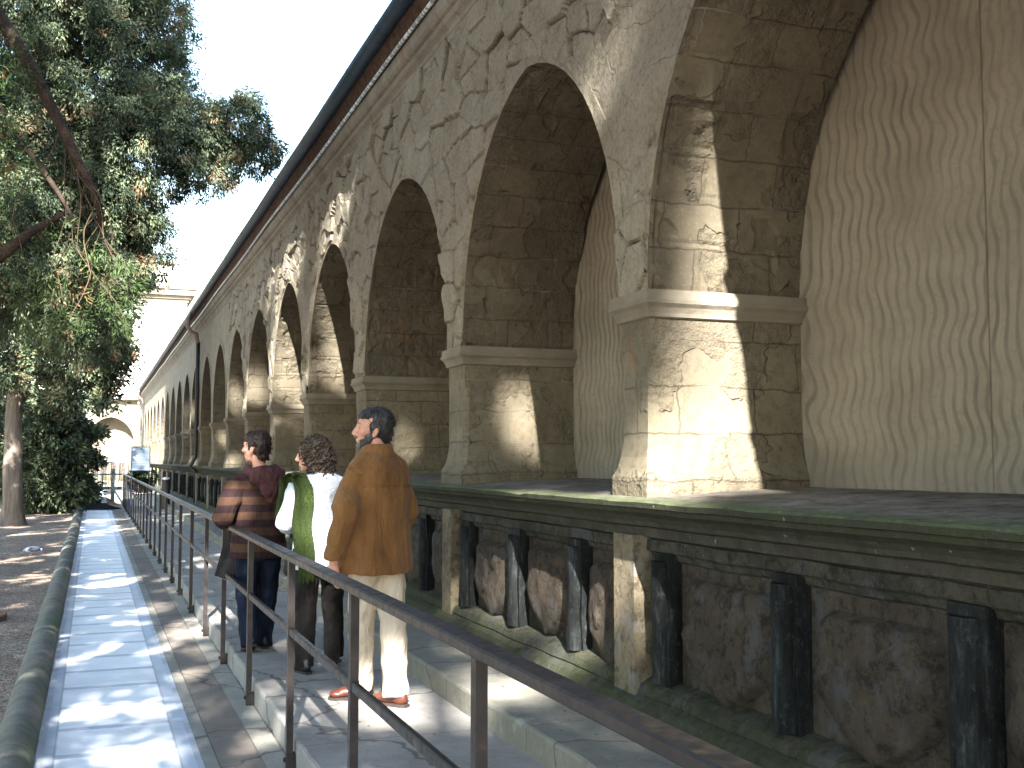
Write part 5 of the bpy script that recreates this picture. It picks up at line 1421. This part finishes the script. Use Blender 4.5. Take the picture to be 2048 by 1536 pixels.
ells3 = [(-1.25, 35.6, .75, 1.28, 1.1, .75), (-1.2, 35.5, 1.6, 1.32, 1.1, .7), (-1.15, 35.5, 2.35, 1.1, 1.0, .65), (-1.25, 35.5, 3.0, .85, .8, .55), (-.0, 35.3, 2.35, .32, .3, .12), (.0, 35.3, 1.52, .3, .3, .1), (-.25, 35.3, .85, .35, .3, .14), (-.1, 35.4, .55, .3, .3, .1)]
p, u, cl = crown_pts(ells3, 2000, .5)
fin(leaf_mesh('crown', p, u * 1.0 + np.array([0, 0, .0]), 22, rng.uniform(.12, .24, len(p)), .15, .032, np.clip(tint_of(len(p), cl, .01, .30), 0, .7), M['leaf'], T3, .5, ground=-.06))
bg = [((-5.2, 36, -.1), 'cypress standing deep in the bed behind the pale trunk', [(-5.0, 36, 4, 1.6, 1.5, 3.2), (-4.6, 36, 8.5, 1.8, 1.5, 3)]),
      ((-4.2, 44, -.1), 'distant cypress beyond the steel ramp at the left', [(-4.0, 44, 4.5, 2.0, 1.5, 3.4), (-3.6, 44, 9.5, 2.0, 1.5, 3.5), (-2.9, 44, 2.4, 1.2, 1.2, 1.6)])]
for loc, lab, el in bg:
    T = tree(loc, lab, None)
    fin(limb(MB(), [loc, (loc[0], loc[1], 13)], .22, .06, 8, .03).obj('trunk', M['bark'], T))
    p, u, cl = crown_pts(el, 1500, .4)
    fin(leaf_mesh('crown', p, u * .8, 18, .3, .2, .05, tint_of(len(p), cl, .05, .35), M['leaf'], T, .5))
# potted bush
bu = empty('green_bush', (1.5, 35.95, .47), 'bright green leafy bush growing in the pale planter', 'plant')
p, u, cl = crown_pts([(1.42, 35.95, 1.0, .42, .32, .30), (1.60, 35.95, .78, .36, .28, .22), (1.3, 35.95, .75, .25, .22, .2)], 420, .3)
fin(leaf_mesh('foliage', p, u, 18, .07, .05, .02, rng.random(len(p)), M['bushleaf'], bu, .2))
fin(limb(MB(), [(1.5, 35.95, .47), (1.5, 35.95, .9)], .02, .008, 6, .02).obj('stem', M['bark'], bu))

# ---- cypresses of the same row standing behind and above the camera: unseen, leaves set along sun rays to shape the dapple
trs = [(-2.4, y) for y in (-21, -10.5, -5.5, -.5, 3.4, 17.8, 23.5)]
NT_ = 52000
X_ = []; 
def cand(n):
    k = rng.random(n) < .42
    # targets on the arcade face
    yf = rng.uniform(1.0, 47, n); zf = rng.uniform(-.3, 6.0, n)
    xg = rng.uniform(-2.6, 3.4, n); yg = rng.uniform(1, 40, n)
    P_ = np.where(k[:, None], np.stack([np.full(n, 2.7), yf, zf], 1), np.stack([xg, yg, np.zeros(n)], 1))
    dx = np.clip(rng.normal(size=n) * .9, -2.2, 1.9)
    xb = -2.4 + dx
    t = (P_[:, 0] - xb) / .255
    t = np.where(t < 5, rng.uniform(5, 14, n), t)
    return P_ + SV * t[:, None]
def zone(x0, x1, z0, z1, n):
    X = rng.uniform(x0, x1, n); Z = rng.uniform(z0, z1, n); xb = -2.4 + np.clip(rng.normal(size=n) * .7, -1.6, 1.6)
    y = (xb - X) / .255; return np.stack([xb, y, Z - .75 * y], 1)
MAN = (-.30, .24, 5.50, 6.70)  # ray window filled with added leaves to keep the man shaded
p = np.vstack([zone(*MAN, 1600), zone(1.2, 2.3, 7.15, 10, 3600), zone(.3, 1.3, 6.9, 10.5, 2600), cand(NT_ * 2)])
vx, vy, dep = view(p)
vis = (dep > 0) & (vx > -60) & (vx < 2110) & (vy > -60) & (vy < 1600)
p = p[~vis & (p[:, 2] > 2.6) & (p[:, 2] < 23)]
p = p[~open_sky(p, .085)]
X0 = p[:, 0] - .255 * p[:, 1]; Z0 = p[:, 2] + .75 * p[:, 1]
nz = np.array([mnoise.noise(Vector((x * 2.6, z * 2.6, 1.5))) + .5 * mnoise.noise(Vector((x * 6.5, z * 6.5, 7.5))) for x, z in zip(X0, Z0)])
yg = Z0 / .75; xg = X0 + .255 * yg                   # where the ray lands on the ground
onground = xg < 2.5
thr = np.where(onground, np.where(yg > 15, .20, np.where(yg > 9.5, .36, .50)), .62)
up1 = (p[:, 1] < 11) & (X0 > -5) & (X0 < -1.2) & (Z0 > 12.3) & (Z0 < 19)      # thin boughs in front of the near crown
up2 = (p[:, 1] < 26) & (X0 > -10.5) & (X0 < -6.3) & (Z0 > 23.5) & (Z0 < 31)
thr = np.where(up1 | up2, -.12, thr)
thr = np.where((X0 > MAN[0]) & (X0 < MAN[1]) & (Z0 > MAN[2]) & (Z0 < MAN[3]), 9, thr)
p = p[nz < thr]
p = p[:NT_]
ti = rng.random(len(p))
own = np.array([np.argmin([(q[1] - y) ** 2 for _, y in trs]) for q in p])
for i, (x, y) in enumerate(trs):
    T = tree((x, y, -.1), ['farthest', 'second farthest', 'third', 'nearest', 'first', 'second', 'third'][i] + (' tall unseen cypress of the row behind the camera, crown shaped for the dapple' if i < 4 else ' tall unseen cypress of the row left of the picture, ahead of the camera, crown shaped for the dapple'), 'unseen cypresses of the row, crowns shaped for the dapple')
    fin(limb(MB(), [(x, y, -.2), (x, y, 9), (x + .1, y, 19)], .24, .05, 9, .04).obj('trunk', M['bark'], T, smooth=True))
    q = p[own == i]
    if len(q): fin(leaf_mesh('crown', q, rng.normal(size=q.shape) * .5, 6, .085, .15, .046, ti[own == i], M['shadeleaf'], T, .3))

# litter of dry leaves on the soil and walkway
lt = MB(); lr = random.Random(8)
for i in range(900):
    x = lr.uniform(-3.2, -.5); y = lr.uniform(5.5, 26) if i % 3 else lr.uniform(5.5, 11); a_ = lr.uniform(0, 6.3); s_ = lr.uniform(.006, .018)
    z = -.045 + .035 * mnoise.noise(Vector((x * .9, y * .7, 0))) + .012
    c_, s2 = math.cos(a_) * s_, math.sin(a_) * s_
    lt.add([(x - c_, y - s2, z), (x + s2 * .5, y - c_ * .5, z + .005), (x + c_, y + s2, z + .003), (x - s2 * .5, y + c_ * .5, z + .006)], [(0, 1, 2, 3)])
tag(lt.obj('leaf_litter', M['twig']), None, None, None, 'stuff')
bpy.data.objects['leaf_litter']['label'] = 'dry leaf litter scattered over the soil bed'
bpy.data.objects['leaf_litter']['category'] = 'leaf litter'
lt = MB()
for i in range(110):
    x = lr.uniform(1.05, 1.95) if i % 2 else lr.uniform(2.08, 2.5); y = lr.uniform(3.5, 16); z = .106 if x < 2.02 else .252; s_ = lr.uniform(.005, .014); a_ = lr.uniform(0, 6.3)
    c_, s2 = math.cos(a_) * s_, math.sin(a_) * s_
    lt.add([(x - c_, y - s2, z), (x + s2 * .5, y - c_ * .5, z + .004), (x + c_, y + s2, z + .001), (x - s2 * .5, y + c_ * .5, z + .004)], [(0, 1, 2, 3)])
o = lt.obj('dry_leaves', M['twig']); tag(o, 'few dry leaves blown over the walkway and step', 'leaf litter', None, 'stuff')
